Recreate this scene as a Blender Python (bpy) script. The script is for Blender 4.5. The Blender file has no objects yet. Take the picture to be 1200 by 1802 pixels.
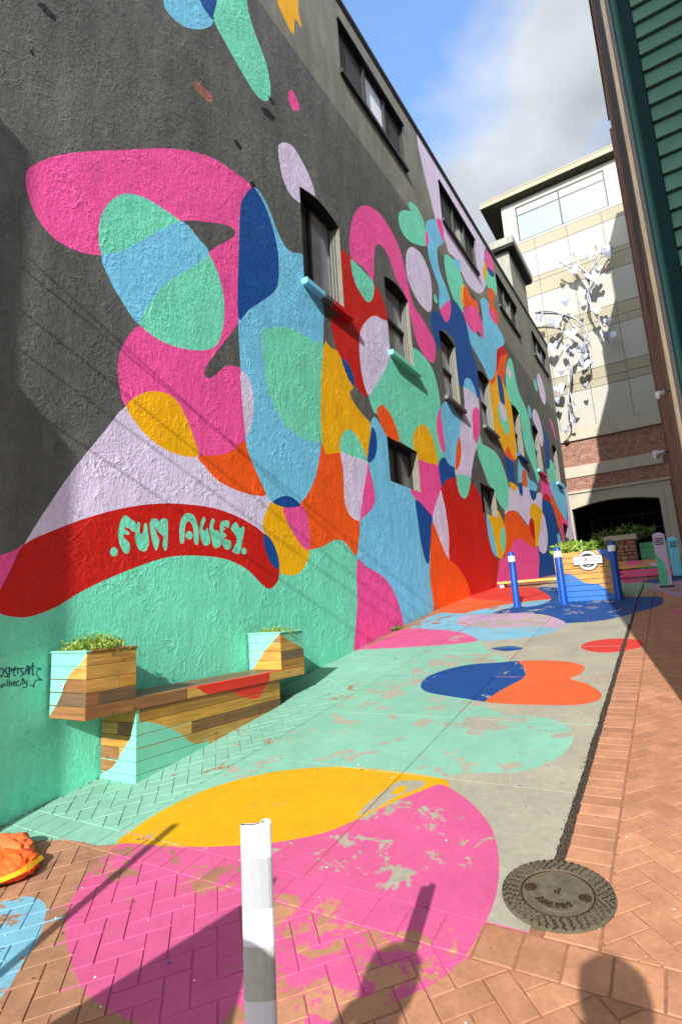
import bpy, bmesh, math, random
import numpy as np
from mathutils import Vector, Matrix, noise
from mathutils.geometry import delaunay_2d_cdt
random.seed(7)
R = math.radians
scene = bpy.context.scene
col = scene.collection

# ------------------------------------------------------------------ camera
FPX = 950.54
ROLL, PITCH, YAW = R(-3.426), R(10.591), R(-31.726)
fwd = Vector((math.sin(YAW) * math.cos(PITCH), math.cos(YAW) * math.cos(PITCH), math.sin(PITCH)))
r0 = Vector((math.cos(YAW), -math.sin(YAW), 0)); u0 = r0.cross(fwd)
rt = r0 * math.cos(ROLL) + u0 * math.sin(ROLL); up = u0 * math.cos(ROLL) - r0 * math.sin(ROLL)
cam = bpy.data.objects.new('camera', bpy.data.cameras.new('camera')); col.objects.link(cam)
cam.matrix_world = Matrix(((rt.x, up.x, -fwd.x, 0), (rt.y, up.y, -fwd.y, 0), (rt.z, up.z, -fwd.z, 0), (0, 0, 0, 1)))
cam.data.sensor_fit = 'HORIZONTAL'; cam.data.sensor_width = 36; cam.data.lens = 36 * FPX / 1200
cam.data.clip_start = .02; cam.data.clip_end = 600
scene.camera = cam
scene.view_settings.view_transform = 'Standard'; scene.view_settings.look = 'None'
scene.view_settings.gamma = 1; scene.view_settings.use_curve_mapping = False
scene.view_settings.exposure = 2.04

# ------------------------------------------------------------------ sun and sky
SUN = Vector((.195, -1.0, .535)).normalized()          # towards the sun
sun = bpy.data.objects.new('sun', bpy.data.lights.new('sun', 'SUN')); col.objects.link(sun)
sun.rotation_euler = SUN.to_track_quat('Z', 'Y').to_euler()
sun.data.energy = 2.05; sun.data.angle = R(.5); sun.data.color = (1, .965, .91)
world = bpy.data.worlds.new('World'); scene.world = world; world.use_nodes = True
nt = world.node_tree; nt.nodes.clear()
def N(nt, typ, **kw):
    n = nt.nodes.new(typ)
    for k, v in kw.items():
        if k.startswith('i_'): n.inputs[k[2:]].default_value = v
        elif k.startswith('n_'): n.inputs[int(k[2:])].default_value = v
        else: setattr(n, k, v)
    return n
L = lambda nt, a, b: nt.links.new(a, b)
out = N(nt, 'ShaderNodeOutputWorld'); bg = N(nt, 'ShaderNodeBackground', i_Strength=.115)
sky = N(nt, 'ShaderNodeTexSky', sky_type='NISHITA', sun_disc=False, sun_elevation=math.asin(SUN.z), sun_rotation=math.atan2(SUN.x, SUN.y), air_density=1.0, dust_density=.15, ozone_density=4)
geo = N(nt, 'ShaderNodeTexCoord')
sep = N(nt, 'ShaderNodeSeparateXYZ'); L(nt, geo.outputs['Generated'], sep.inputs[0])
den = N(nt, 'ShaderNodeMath', operation='MAXIMUM', n_1=.02); add = N(nt, 'ShaderNodeMath', operation='ADD', n_1=.18)
L(nt, sep.outputs['Z'], den.inputs[0]); L(nt, den.outputs[0], add.inputs[0])
dx = N(nt, 'ShaderNodeMath', operation='DIVIDE'); dy = N(nt, 'ShaderNodeMath', operation='DIVIDE')
L(nt, sep.outputs['X'], dx.inputs[0]); L(nt, add.outputs[0], dx.inputs[1]); L(nt, sep.outputs['Y'], dy.inputs[0]); L(nt, add.outputs[0], dy.inputs[1])
cmb = N(nt, 'ShaderNodeCombineXYZ', i_Z=3.7); L(nt, dx.outputs[0], cmb.inputs[0]); L(nt, dy.outputs[0], cmb.inputs[1])
cl = N(nt, 'ShaderNodeTexNoise', i_Scale=1.9, i_Detail=9, i_Roughness=.56, i_Distortion=.25); L(nt, cmb.outputs[0], cl.inputs['Vector'])
# one opening in the cloud deck, where the photograph shows it
GAP = Vector((-.215, .60, .765)).normalized()
dot = N(nt, 'ShaderNodeVectorMath', operation='DOT_PRODUCT'); dot.inputs[1].default_value = GAP
nrm = N(nt, 'ShaderNodeVectorMath', operation='NORMALIZE'); L(nt, geo.outputs['Generated'], nrm.inputs[0]); L(nt, nrm.outputs[0], dot.inputs[0])
gapm = N(nt, 'ShaderNodeMapRange', n_1=.982, n_2=.9985, n_3=0, n_4=.24); L(nt, dot.outputs['Value'], gapm.inputs[0])
sub = N(nt, 'ShaderNodeMath', operation='SUBTRACT'); L(nt, cl.outputs['Fac'], sub.inputs[0]); L(nt, gapm.outputs[0], sub.inputs[1])
cov = N(nt, 'ShaderNodeMapRange', n_1=.29, n_2=.47, n_3=.02, n_4=1); L(nt, sub.outputs[0], cov.inputs[0])
cl2 = N(nt, 'ShaderNodeTexNoise', i_Scale=3.1, i_Detail=6, i_Roughness=.5); L(nt, cmb.outputs[0], cl2.inputs['Vector'])
shade = N(nt, 'ShaderNodeMapRange', n_1=.3, n_2=.7, n_3=1.0, n_4=1.95); L(nt, cl2.outputs['Fac'], shade.inputs[0])
ccol = N(nt, 'ShaderNodeVectorMath', operation='SCALE'); ccol.inputs[0].default_value = (.88, .94, 1.02); 
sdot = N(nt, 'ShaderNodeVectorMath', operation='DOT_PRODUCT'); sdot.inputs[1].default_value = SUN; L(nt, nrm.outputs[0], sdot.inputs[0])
sunfill = N(nt, 'ShaderNodeMapRange', n_1=-.1, n_2=1, n_3=1, n_4=3.5); sunfill.interpolation_type = 'SMOOTHSTEP'; L(nt, sdot.outputs['Value'], sunfill.inputs[0])   # cloud boosted towards the sun, added to lift the fill light
shm = N(nt, 'ShaderNodeMath', operation='MULTIPLY'); L(nt, shade.outputs[0], shm.inputs[0]); L(nt, sunfill.outputs[0], shm.inputs[1]); L(nt, shm.outputs[0], ccol.inputs['Scale'])
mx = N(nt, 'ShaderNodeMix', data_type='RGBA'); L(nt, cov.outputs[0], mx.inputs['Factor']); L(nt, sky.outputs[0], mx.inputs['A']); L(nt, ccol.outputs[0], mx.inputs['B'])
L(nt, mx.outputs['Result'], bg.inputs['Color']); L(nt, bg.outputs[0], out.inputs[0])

# ------------------------------------------------------------------ ground profile
PROF = [(-40, -1.6 - .1562 * 40), (10, -.038), (12, .212), (15, .512), (23, 1.03), (30, 1.47), (80, 4.0)]
def gz(y):
    for (a, za), (b, zb) in zip(PROF, PROF[1:]):
        if y <= b: return za + (zb - za) * (y - a) / (b - a)
    return PROF[-1][1]
def project(p):
    c = (Vector(p).dot(rt), Vector(p).dot(up), Vector(p).dot(fwd))
    if c[2] < .05: return None
    return FPX * c[0] / c[2] + 600, 901 - FPX * c[1] / c[2]

# ------------------------------------------------------------------ traced paint, in metres
WALL=[
('M','c',[(-1,-3),(-1,0.42),(1.9,0.3),(2.2,-0.6),(2.2,-3)]),
('U','c',[(-3,9.17),(-3,14),(29,14),(29,9.1),(14,9.17)]),
('V','c',[(7.77,9.16),(7.812,8.637),(7.811,7.941),(8.21,7.892),(10.256,7.866),(12.698,7.881),(15.577,7.963),(19.229,8.045),(19.623,8.933),(15.207,9.317),(11.842,9.122),(9.184,9.2)]),
('M','s',[(1.054,0.557),(2.23,0.427),(2.902,0.692),(3.52,0.876),(4.475,0.871),(5.06,0.678),(5.516,0.738),(5.81,0.852),(6.08,0.901),(6.256,0.994),(6.48,1.036),(6.742,1.032),(6.941,0.936),(7.061,0.823),(7.025,0.143),(6.898,-0.979),(2.092,-1.508),(1.243,-1.624)]),
('K','s',[(2.1,0.549),(2.146,0.647),(2.275,0.891),(2.517,1.305),(2.795,1.712),(2.994,1.993),(3.181,1.97),(3.667,1.803),(3.898,1.765),(3.977,1.688),(4.943,1.483),(5.11,1.391),(4.951,1.117),(4.956,0.707),(3.885,0.823),(2.636,0.72)]),
('P','s',[(1.699,0.431),(1.981,0.552),(2.097,0.608),(2.15,0.648),(2.161,0.552),(2.107,0.402),(2.037,0.218),(1.951,0.062),(1.726,0.018)]),
('R','s',[(2.146,0.643),(2.392,0.786),(2.707,0.932),(3.039,1.05),(3.384,1.133),(3.737,1.174),(4.133,1.182),(4.53,1.12),(4.893,0.991),(5.118,0.75),(5.178,0.563),(5.142,0.425),(4.988,0.329),(4.838,0.387),(4.602,0.543),(4.29,0.639),(3.96,0.66),(3.589,0.639),(3.322,0.577),(2.963,0.448),(2.648,0.312),(2.416,0.179),(2.223,0.111),(2.101,0.111),(2.003,0.138),(1.944,0.18),(1.974,0.248),(1.994,0.303),(2.064,0.463)]),
('P','s',[(2.013,3.757),(2.096,3.925),(2.287,4.157),(2.581,4.43),(2.98,4.765),(3.369,5.094),(3.773,5.388),(4.183,5.605),(4.536,5.689),(4.891,5.714),(4.85,5.402),(4.774,4.887),(4.675,3.709),(4.558,3.551),(4.364,3.269),(4.174,3.011),(4.017,2.778),(4.002,2.671),(4.1,2.673),(4.307,2.887),(4.45,2.952),(4.647,2.959),(4.736,2.64),(4.713,2.091),(4.417,1.9),(4.146,1.773),(3.897,1.718),(3.382,1.735),(3.009,1.989),(2.93,2.173),(2.911,2.391),(2.953,2.579),(3.106,2.852),(3.377,3.068),(3.523,3.531),(3.93,4.105),(4.087,4.253),(4.252,4.439),(4.478,4.671),(4.549,4.807),(4.407,4.81),(4.071,4.639),(3.723,4.43),(3.373,4.116),(2.843,3.502),(2.697,3.395),(2.502,3.315),(2.294,3.302),(2.143,3.385),(2.041,3.559)]),
('Y','s',[(3.009,2.003),(3.115,2.136),(3.278,2.244),(3.485,2.285),(3.632,2.224),(3.745,2.07),(3.84,1.876),(3.897,1.724),(3.703,1.675),(3.486,1.686),(3.281,1.753),(3.119,1.867)]),
('O','s',[(3.885,1.715),(4.19,1.792),(4.417,1.9),(4.633,2.061),(4.802,1.793),(4.996,1.481),(4.686,1.425),(4.357,1.455),(4.14,1.514),(3.996,1.614)]),
('M','s',[(2.683,3.585),(2.701,3.808),(2.801,4.046),(2.956,4.234),(3.156,4.342),(3.409,4.381),(3.682,4.386),(3.933,4.327),(4.153,4.16),(4.287,3.934),(4.327,3.656),(4.297,3.385),(4.199,3.127),(3.999,2.969),(3.673,2.859),(3.378,2.832),(3.138,2.896),(2.944,3.045),(2.804,3.21),(2.71,3.424)]),
('L','s',[(2.717,3.398),(2.904,3.553),(3.095,3.761),(3.373,4.082),(3.694,4.397),(3.933,4.327),(4.087,4.245),(3.886,3.971),(3.523,3.581),(3.305,3.256),(3.187,3.041),(3.119,2.894),(2.944,3.045),(2.804,3.21)]),
('L','s',[(4.908,5.704),(5.067,5.752),(5.241,5.625),(5.386,5.426),(5.568,5.243),(5.769,5.233),(6.045,5.348),(6.126,4.906),(6.515,4.815),(6.465,4.119),(6.375,3.164),(6.285,2.435),(6.118,1.935),(5.86,1.549),(5.655,1.384),(5.126,1.368),(4.921,1.568),(4.728,1.848),(4.638,2.073),(4.59,2.774),(4.56,3.617),(4.6,4.496),(4.67,5.279)]),
('K','s',[(4.586,2.937),(4.745,2.865),(4.799,2.66),(4.765,2.356),(4.655,2.13),(4.613,2.314),(4.585,2.627)]),
('N','s',[(4.89,5.692),(5.007,5.722),(5.207,5.557),(5.347,5.288),(5.423,4.976),(5.4,4.588),(5.295,4.359),(5.016,4.072),(4.758,3.826),(4.56,3.624),(4.6,4.496),(4.657,5.229),(4.741,5.456)]),
('M','s',[(5.006,3.631),(5.172,3.757),(5.484,3.917),(5.885,4.008),(6.242,4.002),(6.458,4.045),(6.383,3.166),(6.291,2.501),(5.895,2.395),(5.573,2.422),(5.281,2.579),(5.094,2.831),(5.025,3.118)]),
('O','s',[(5.67,1.45),(5.879,1.637),(6.086,1.943),(6.242,2.368),(6.271,2.414),(6.784,2.41),(7.607,2.427),(7.554,1.589),(7.258,1.415),(7.161,1.122),(7.072,0.824),(6.736,1.024),(6.48,1.036),(6.131,0.91),(5.823,0.85),(5.687,0.846),(5.664,1.094),(5.6,1.339)]),
('Y','s',[(5.1,1.399),(5.005,1.31),(4.928,1.184),(4.904,1.043),(5.002,0.915),(5.12,0.785),(5.175,0.603),(5.195,0.523),(5.382,0.498),(5.581,0.535),(5.734,0.651),(5.834,0.831),(5.814,1.109),(5.726,1.355),(5.445,1.443)]),
('P','s',[(5.295,1.349),(5.482,1.394),(5.67,1.445),(5.791,1.363),(5.849,1.164),(5.841,0.864),(5.689,0.876),(5.496,1.029),(5.369,1.187)]),
('N','s',[(4.907,0.975),(5.046,0.918),(5.16,0.735),(5.173,0.57),(5.03,0.626),(4.92,0.806)]),
('N','s',[(5.099,1.389),(5.244,1.475),(5.391,1.516),(5.54,1.501),(5.671,1.432),(5.501,1.379),(5.322,1.358)]),
('Y','s',[(6.45,4.009),(6.663,4.09),(6.886,4.116),(6.988,4.008),(7.166,3.778),(7.299,3.642),(7.185,3.537),(7.241,3.408),(7.469,3.28),(7.838,3.149),(7.888,3.026),(7.716,2.747),(7.607,2.427),(6.783,2.404),(6.27,2.409)]),
('M','s',[(6.769,2.425),(6.811,2.653),(6.937,2.793),(7.116,2.863),(7.344,2.787),(7.505,2.599),(7.62,2.429),(7.225,2.315)]),
('K','s',[(6.769,2.425),(7.006,2.418),(7.62,2.429),(7.547,2.221),(7.369,1.812),(7.259,1.424),(7.054,1.406),(6.896,1.475),(6.806,1.638),(6.809,1.903),(6.811,2.17)]),
('P','s',[(7.619,2.423),(7.759,2.131),(7.782,1.843),(7.623,1.629),(7.258,1.418),(7.365,1.78),(7.539,2.155)]),
('L','s',[(7.964,3.322),(8.129,3.264),(8.424,3.076),(8.499,2.402),(9.52,2.216),(9.635,1.481),(10.058,0.876),(9.99,0.171),(10.027,-0.157),(9.915,-0.545),(8.361,-0.503),(8.353,0.059),(8.096,0.407),(7.725,0.584),(7.367,0.677),(7.054,0.765),(7.11,0.942),(7.206,1.245),(7.258,1.415),(7.623,1.629),(7.782,1.843),(7.73,2.158),(7.619,2.423),(7.793,2.598),(7.799,3.104)]),
('N','s',[(7.866,3.112),(7.988,3.017),(7.987,2.777),(7.852,2.544),(7.62,2.429),(7.673,2.671),(7.774,2.929)]),
('P','s',[(7.06,0.771),(7.308,0.681),(7.726,0.59),(8.035,0.453),(8.274,0.218),(8.439,-0.069),(8.502,-0.325),(8.446,-0.634),(6.899,-0.717),(6.979,0.088)]),
('M','s',[(7.82,3.73),(7.944,3.421),(8.066,3.404),(8.31,3.278),(8.864,3.187),(8.892,3.12),(9.69,3.059),(9.836,2.873),(10.828,2.93),(11.281,3.328),(11.22,3.536),(11.014,3.841),(11.023,4.11),(11.299,4.554),(11.234,4.996),(10.987,5.372),(10.485,5.498),(10.034,5.471),(9.497,5.314),(8.83,4.859),(8.538,4.494),(8.098,4.002)]),
('O','s',[(8.08,3.454),(8.215,3.601),(8.369,3.656),(8.616,3.565),(8.818,3.38),(8.906,3.104),(8.426,3.087),(8.197,3.247)]),
('Y','s',[(9.543,3.221),(9.687,3.495),(9.963,3.71),(10.272,3.794),(10.549,3.677),(10.743,3.382),(10.785,3.019),(10.235,2.948),(9.748,2.894)]),
('P','s',[(9.703,2.896),(10.236,2.952),(10.786,3.024),(10.886,2.856),(10.889,2.56),(10.447,2.12),(10.189,1.781),(9.915,1.929),(9.488,2.06),(9.227,2.262)]),
('N','s',[(9.444,2.061),(9.916,1.937),(10.211,1.791),(10.053,1.483),(9.918,1.093),(9.82,0.865),(9.667,0.876),(9.526,1.177),(9.456,1.647)]),
('K','s',[(10.837,2.49),(10.923,2.295),(11.012,1.927),(11.035,1.485),(10.935,0.997),(10.81,1.033),(10.541,1.278),(10.19,1.725),(10.499,2.166)]),
('R','s',[(10.901,2.57),(11.177,2.759),(11.71,2.948),(12.927,3.032),(13.575,2.772),(13.736,2.297),(13.889,1.983),(14.24,1.265),(14.623,1.076),(14.384,0.242),(11.918,-0.063),(11.796,0.561),(11.424,0.827),(10.933,0.99),(11.035,1.485),(10.992,2.028),(10.837,2.49)]),
('O','s',[(10.187,1.715),(10.478,1.371),(10.826,1.028),(11.424,0.827),(11.848,0.562),(12.046,0.248),(11.856,-0.096),(9.869,-0.338),(9.866,0.045),(9.806,0.553),(9.909,1.014),(10.035,1.397)]),
('L','s',[(11.271,4.455),(11.577,4.722),(11.905,4.832),(12.302,4.744),(12.805,4.56),(12.554,4.083),(12.122,3.701),(11.874,3.178),(11.474,3.172),(11.223,3.31),(11.302,3.437),(11.208,4.006)]),
('P','s',[(11.276,4.476),(11.267,4.247),(11.32,3.886),(11.322,3.442),(11.074,3.458),(10.955,3.719),(10.933,4.005),(11.096,4.309)]),
('N','s',[(10.823,3.057),(11.22,3.298),(11.476,3.18),(11.874,3.178),(11.838,2.971),(11.177,2.759),(10.9,2.563)]),
('K','s',[(13.174,5.831),(13.787,5.819),(14.311,5.808),(14.369,5.362),(14.197,4.719),(13.78,4.172),(13.403,3.786),(13.083,3.346),(12.891,3.107),(11.921,2.975),(11.876,3.186),(12.255,3.418),(12.444,3.775),(12.436,4.134),(12.694,4.571),(13.081,5.105)]),
('O','s',[(12.391,4.091),(12.444,3.775),(12.278,3.423),(12.033,3.191),(11.874,3.178),(12.043,3.605)]),
('M','s',[(11.921,3.013),(12.383,3.108),(12.921,3.128),(12.74,2.801),(12.506,2.588),(12.262,2.505),(12.015,2.57),(11.907,2.74)]),
('P','s',[(13.666,5.019),(13.869,5.257),(14.1,5.363),(14.352,5.31),(14.213,4.769),(13.896,4.331),(13.668,4.223),(13.555,4.463)]),
('K','s',[(15.722,2.564),(16.314,3.192),(16.634,3.538),(17.072,3.51),(17.965,3.789),(19.202,3.943),(19.956,3.837),(21.766,4.091),(21.021,2.893),(20.082,2.053),(18.857,2.385),(18.477,2.491),(17.322,2.813),(16.383,2.742)]),
('M','s',[(14.164,4.58),(14.276,4.363),(14.578,4.361),(15.395,4.398),(15.946,4.257),(16.289,3.979),(16.473,3.744),(16.556,3.489),(16.313,3.025),(15.991,2.694),(15.718,2.684),(15.223,2.842),(15.007,3.033),(14.932,3.156),(14.418,3.252),(14.09,3.597),(13.814,3.848),(13.762,4.12)]),
('O','s',[(15.653,2.394),(16.003,2.646),(16.568,2.766),(17.31,2.786),(17.99,2.559),(18.477,2.491),(19.093,2.845),(19.394,2.548),(19.211,1.985),(19.531,1.801),(18.657,1.784),(17.68,1.916),(17.112,1.944),(16.509,1.822),(16.045,1.554),(15.753,1.263),(15.279,1.281),(15.49,1.876)]),
('P','s',[(14.717,1.165),(15.378,1.331),(16.065,1.601),(16.52,1.847),(17.112,1.944),(18.076,1.897),(18.657,1.784),(19.583,1.81),(19.433,0.813),(19.276,0.492),(14.38,0.16),(14.623,1.076)]),
('N','s',[(21.615,4.067),(22.945,3.882),(23.765,3.196),(24.08,2.43),(23.038,0.774),(19.176,0.438),(19.633,1.469),(19.73,1.859),(20.797,2.869)]),
('Y','s',[(19.337,3.319),(19.872,3.45),(20.601,3.434),(21.226,3.156),(20.615,2.325),(19.498,1.87),(19.211,1.985),(19.456,2.665),(18.987,2.942)]),
('R','s',[(18.799,2.702),(19.214,2.859),(19.456,2.665),(19.256,2.07),(18.886,2.227),(18.739,2.454)]),
('K','s',[(21.157,3.268),(21.582,2.834),(21.443,2.278),(20.984,1.831),(20.371,1.677),(19.792,1.753),(19.7,2.023),(20.419,2.653)]),
('Y','s',[(13.981,2.331),(14.397,2.347),(14.692,2.514),(15.084,2.589),(15.384,2.392),(15.596,2.167),(15.606,1.87),(15.36,1.484),(14.918,1.219),(14.527,1.244),(14.247,1.523),(14.032,1.96)]),
('L','s',[(13.943,2.326),(14.104,2.266),(14.326,1.943),(14.483,1.541),(14.527,1.244),(14.169,1.314),(13.945,1.613),(13.876,2.035)]),
('M','s',[(15.37,2.144),(15.564,2.089),(15.548,1.816),(15.316,1.481),(15.189,1.377),(15.0,1.531),(14.977,1.744),(15.134,1.974)]),
('Y','s',[(15.727,6.699),(16.12,7.064),(16.67,7.322),(17.186,7.42),(17.537,7.301),(17.993,6.901),(18.338,6.573),(18.419,6.131),(18.359,5.5),(18.345,5.102),(18.162,4.821),(17.745,4.613),(17.384,4.737),(16.635,4.598),(16.19,4.879),(15.75,5.12),(15.668,5.827),(15.725,6.338)]),
('M','s',[(16.362,5.981),(16.585,6.248),(16.829,6.387),(17.075,6.4),(17.375,6.285),(17.554,5.98),(17.521,5.586),(17.254,5.385),(16.99,5.346),(16.668,5.503),(16.401,5.655)]),
('K','s',[(16.66,6.271),(16.861,6.398),(17.124,6.401),(17.368,6.194),(17.31,5.882),(16.92,5.772),(16.633,5.891)]),
('N','s',[(16.801,7.296),(17.086,7.414),(17.318,7.255),(17.395,6.949),(17.358,6.488),(17.118,6.384),(16.798,6.43),(16.749,6.793)]),
('O','s',[(17.051,8.279),(17.373,8.533),(17.693,8.713),(18.143,8.803),(18.538,8.85),(18.614,8.716),(18.233,8.244),(17.773,7.631),(17.508,7.23),(17.172,7.385),(16.725,7.342),(16.943,7.841)]),
('R','s',[(17.051,8.279),(17.373,8.533),(17.693,8.713),(18.143,8.803),(18.538,8.85),(18.538,8.719),(17.872,8.39),(17.467,8.137),(17.096,7.689),(16.861,7.451),(16.816,7.584)]),
('O','s',[(15.805,6.727),(16.12,7.064),(16.614,7.296),(16.615,7.126),(16.192,6.776),(15.878,6.64)]),
('O','s',[(16.57,4.556),(16.87,4.819),(17.134,4.981),(17.296,4.89),(17.526,4.711),(17.55,4.528),(17.08,4.5)]),
('N','s',[(16.558,4.526),(17.094,4.531),(17.486,4.5),(17.548,4.168),(17.525,3.764),(17.04,3.708),(16.704,3.841),(16.528,4.108)]),
('Y','s',[(16.694,3.703),(17.511,3.734),(17.492,3.575),(17.146,3.49),(16.816,3.532)]),
('M','s',[(18.171,8.092),(18.539,8.458),(18.93,8.725),(19.249,8.665),(19.369,8.273),(19.685,7.644),(20.533,7.301),(20.916,6.998),(20.981,6.324),(21.31,5.887),(21.559,5.284),(21.506,4.793),(21.099,4.448),(20.828,4.467),(20.494,4.866),(19.984,5.153),(19.511,5.466),(19.394,6.24),(19.19,6.7),(18.258,6.767),(17.839,7.036),(17.856,7.505)]),
('K','s',[(18.257,8.092),(18.572,8.275),(18.888,8.098),(18.655,7.82),(18.268,7.809),(18.116,7.881)]),
('L','s',[(18.248,4.719),(18.629,4.861),(19.101,4.621),(19.452,4.346),(19.939,4.308),(20.748,4.321),(20.517,4.021),(19.416,3.905),(19.149,3.983),(18.887,4.182),(18.32,3.961),(17.841,3.877)]),
('O','s',[(18.474,4.166),(18.726,4.455),(18.952,4.561),(19.183,4.421),(19.132,3.95),(18.522,3.907)]),
('N','s',[(17.85,3.849),(18.305,3.928),(18.383,3.735),(18.201,3.472),(17.889,3.51)]),
('N','s',[(19.375,3.898),(19.865,3.915),(20.494,3.952),(20.292,3.728),(19.875,3.565),(19.516,3.611)]),
('N','s',[(20.371,4.76),(20.567,4.749),(20.705,4.445),(20.672,4.308),(20.394,4.422)]),
('P','s',[(21.35,5.036),(22.077,5.145),(23.113,5.02),(23.565,4.659),(23.64,4.231),(24.105,3.854),(23.818,3.963),(22.931,3.911),(21.605,3.925),(21.369,4.158),(21.46,4.579)]),
('R','s',[(21.669,4.036),(22.303,4.204),(22.985,4.132),(22.907,3.872),(22.248,3.848),(21.632,3.895)]),
('O','s',[(23.077,4.146),(23.5,4.283),(24.359,3.963),(25.516,3.693),(25.172,3.345),(24.643,2.729),(24.059,2.967),(23.649,3.431),(23.04,3.819)]),
('P','s',[(25.211,3.541),(26.492,3.611),(26.468,3.289),(25.347,2.754),(24.571,2.354),(24.55,2.868)]),
('N','s',[(21.562,3.851),(23.089,3.897),(23.561,3.565),(23.917,3.026),(23.595,2.279),(23.481,1.849),(22.344,1.68),(20.904,1.6),(21.523,2.384),(21.46,3.036),(21.27,3.344)]),
('L','s',[(23.415,2.619),(23.819,2.745),(24.116,2.645),(24.172,2.323),(24.059,2.027),(23.682,2.144),(23.415,2.407)]),
('M','s',[(23.013,5.731),(23.383,5.885),(24.141,6.009),(24.936,5.982),(25.102,5.661),(25.025,5.254),(24.958,4.583),(24.321,4.183),(23.513,4.577),(23.051,5.19)]),
('L','s',[(24.996,5.21),(25.783,5.23),(26.715,5.392),(27.02,5.07),(26.44,3.685),(26.032,3.558),(25.143,3.724),(24.359,3.963),(23.691,4.312),(23.331,4.693)]),
('N','s',[(23.657,7.2),(24.178,7.22),(24.395,7.0),(24.185,6.366),(23.801,5.597),(22.946,5.425),(23.39,6.373)]),
('K','s',[(23.619,9.617),(24.165,10.015),(24.659,9.987),(25.018,9.695),(25.18,9.207),(24.708,8.708),(24.1,8.7),(23.717,9.054)]),
('K','s',[(21.644,7.385),(22.147,7.735),(22.737,7.705),(23.162,7.335),(23.257,6.793),(22.797,6.271),(22.441,6.333),(22.131,6.871),(21.648,7.064)]),
('L','s',[(20.856,7.364),(21.196,7.608),(21.43,7.465),(21.39,7.169),(21.016,7.062)]),
('M','s',[(22.863,9.232),(23.078,9.346),(23.381,9.178),(23.296,8.875),(22.895,8.857)]),
('P','s',[(25.521,8.249),(25.901,8.251),(26.552,7.579),(26.454,7.491),(25.951,7.72),(25.546,7.986)]),
('K','s',[(27.088,5.164),(27.976,5.31),(27.611,3.324),(26.957,2.057),(25.81,1.988),(26.565,3.419),(26.912,4.475)]),
('K','s',[(11.557,12.326),(11.674,11.335),(11.999,10.638),(12.354,10.028),(12.87,9.837),(13.135,9.56),(13.608,9.695),(14.466,9.404),(15.444,9.554),(16.121,9.901),(16.75,10.517),(17.185,11.223),(16.917,11.354),(16.979,11.714),(17.638,12.505),(20.887,14.781),(19.322,16.856),(12.693,14.667)]),
('M','s',[(9.857,8.593),(10.039,8.811),(10.38,9.051),(10.612,9.187),(10.472,9.263),(10.609,9.439),(11.01,9.57),(11.326,9.465),(11.447,9.225),(11.433,8.783),(10.892,8.456),(10.323,8.219),(9.932,8.214),(9.819,8.379)]),
('L','s',[(11.498,9.39),(11.762,9.695),(12.377,10.122),(12.719,10.178),(12.764,9.682),(12.276,9.245),(12.164,8.997),(12.15,8.718),(12.293,8.44),(12.666,8.186),(12.777,7.924),(11.962,7.297),(11.896,7.444),(12.014,7.936),(11.726,8.216),(11.5,8.519),(11.477,8.852)]),
('P','s',[(12.351,10.105),(12.697,10.317),(12.877,10.135),(12.804,9.706),(12.66,9.712),(12.482,9.884)]),
('P','s',[(11.459,9.212),(11.578,9.22),(11.634,9.079),(11.555,8.856),(11.383,8.773)]),
('M','s',[(12.706,9.222),(12.983,9.422),(13.615,9.555),(14.068,9.36),(14.133,9.044),(13.798,8.069),(13.435,8.015),(13.018,8.229),(12.747,8.503),(12.65,8.911)]),
('L','s',[(13.351,9.477),(14.015,9.859),(14.093,9.676),(13.965,9.454),(13.591,9.468)]),
('Y','s',[(13.809,8.679),(14.042,9.046),(14.363,9.24),(14.345,8.953),(14.022,8.395),(13.815,8.391)]),
('O','s',[(14.284,9.199),(14.559,9.215),(14.859,9.06),(15.424,9.238),(15.463,8.806),(14.573,8.361),(14.01,8.267),(14.031,8.694)]),
('L','s',[(15.788,9.418),(16.12,9.705),(16.586,9.87),(16.898,9.796),(17.469,9.429),(18.181,9.332),(18.359,9.049),(17.603,8.589),(17.109,8.245),(16.689,7.368),(15.808,6.762),(15.277,7.001),(14.497,7.24),(14.02,7.427),(14.039,8.013),(14.732,7.983),(15.31,7.98),(15.828,8.843)]),
('P','s',[(13.852,8.167),(14.353,8.531),(15.016,8.879),(15.575,8.779),(15.785,8.396),(15.585,8.036),(15.212,8.134),(14.692,7.855),(14.154,7.872),(13.906,8.0)]),
('O','s',[(16.786,10.2),(17.184,10.592),(17.619,10.806),(17.753,10.573),(17.376,10.147),(17.902,9.985),(17.677,9.494),(17.078,9.337),(16.745,9.608),(16.973,10.006)]),
('P','s',[(16.757,9.642),(17.423,9.787),(17.64,9.495),(17.257,9.344),(16.84,9.398)]),
('P','s',[(17.121,11.797),(17.377,12.13),(17.791,12.281),(18.103,12.117),(18.132,11.788),(17.303,11.419)]),
('Y','s',[(16.623,11.039),(17.03,11.535),(17.089,11.062),(16.702,10.589),(16.526,10.754)]),
('M','s',[(17.034,11.15),(18.077,11.54),(18.228,11.185),(17.998,10.727),(17.614,10.792),(16.806,10.499)]),
('N','s',[(17.22,11.433),(17.928,11.644),(17.898,11.412),(17.417,11.241)]),
('P','s',[(7.587,6.81),(7.768,7.202),(8.018,7.532),(8.342,7.773),(8.836,7.957),(9.247,7.916),(9.578,7.784),(9.852,7.512),(10.037,6.971),(10.209,6.601),(10.784,6.41),(11.29,6.203),(11.342,5.935),(11.142,5.561),(10.691,5.489),(10.227,5.706),(10.023,6.151),(9.823,6.589),(9.402,6.767),(9.158,7.11),(8.842,7.204),(8.627,7.095),(8.467,6.792),(8.335,6.132),(8.092,6.217),(7.777,6.195),(7.543,6.175),(7.508,6.417)]),
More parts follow.
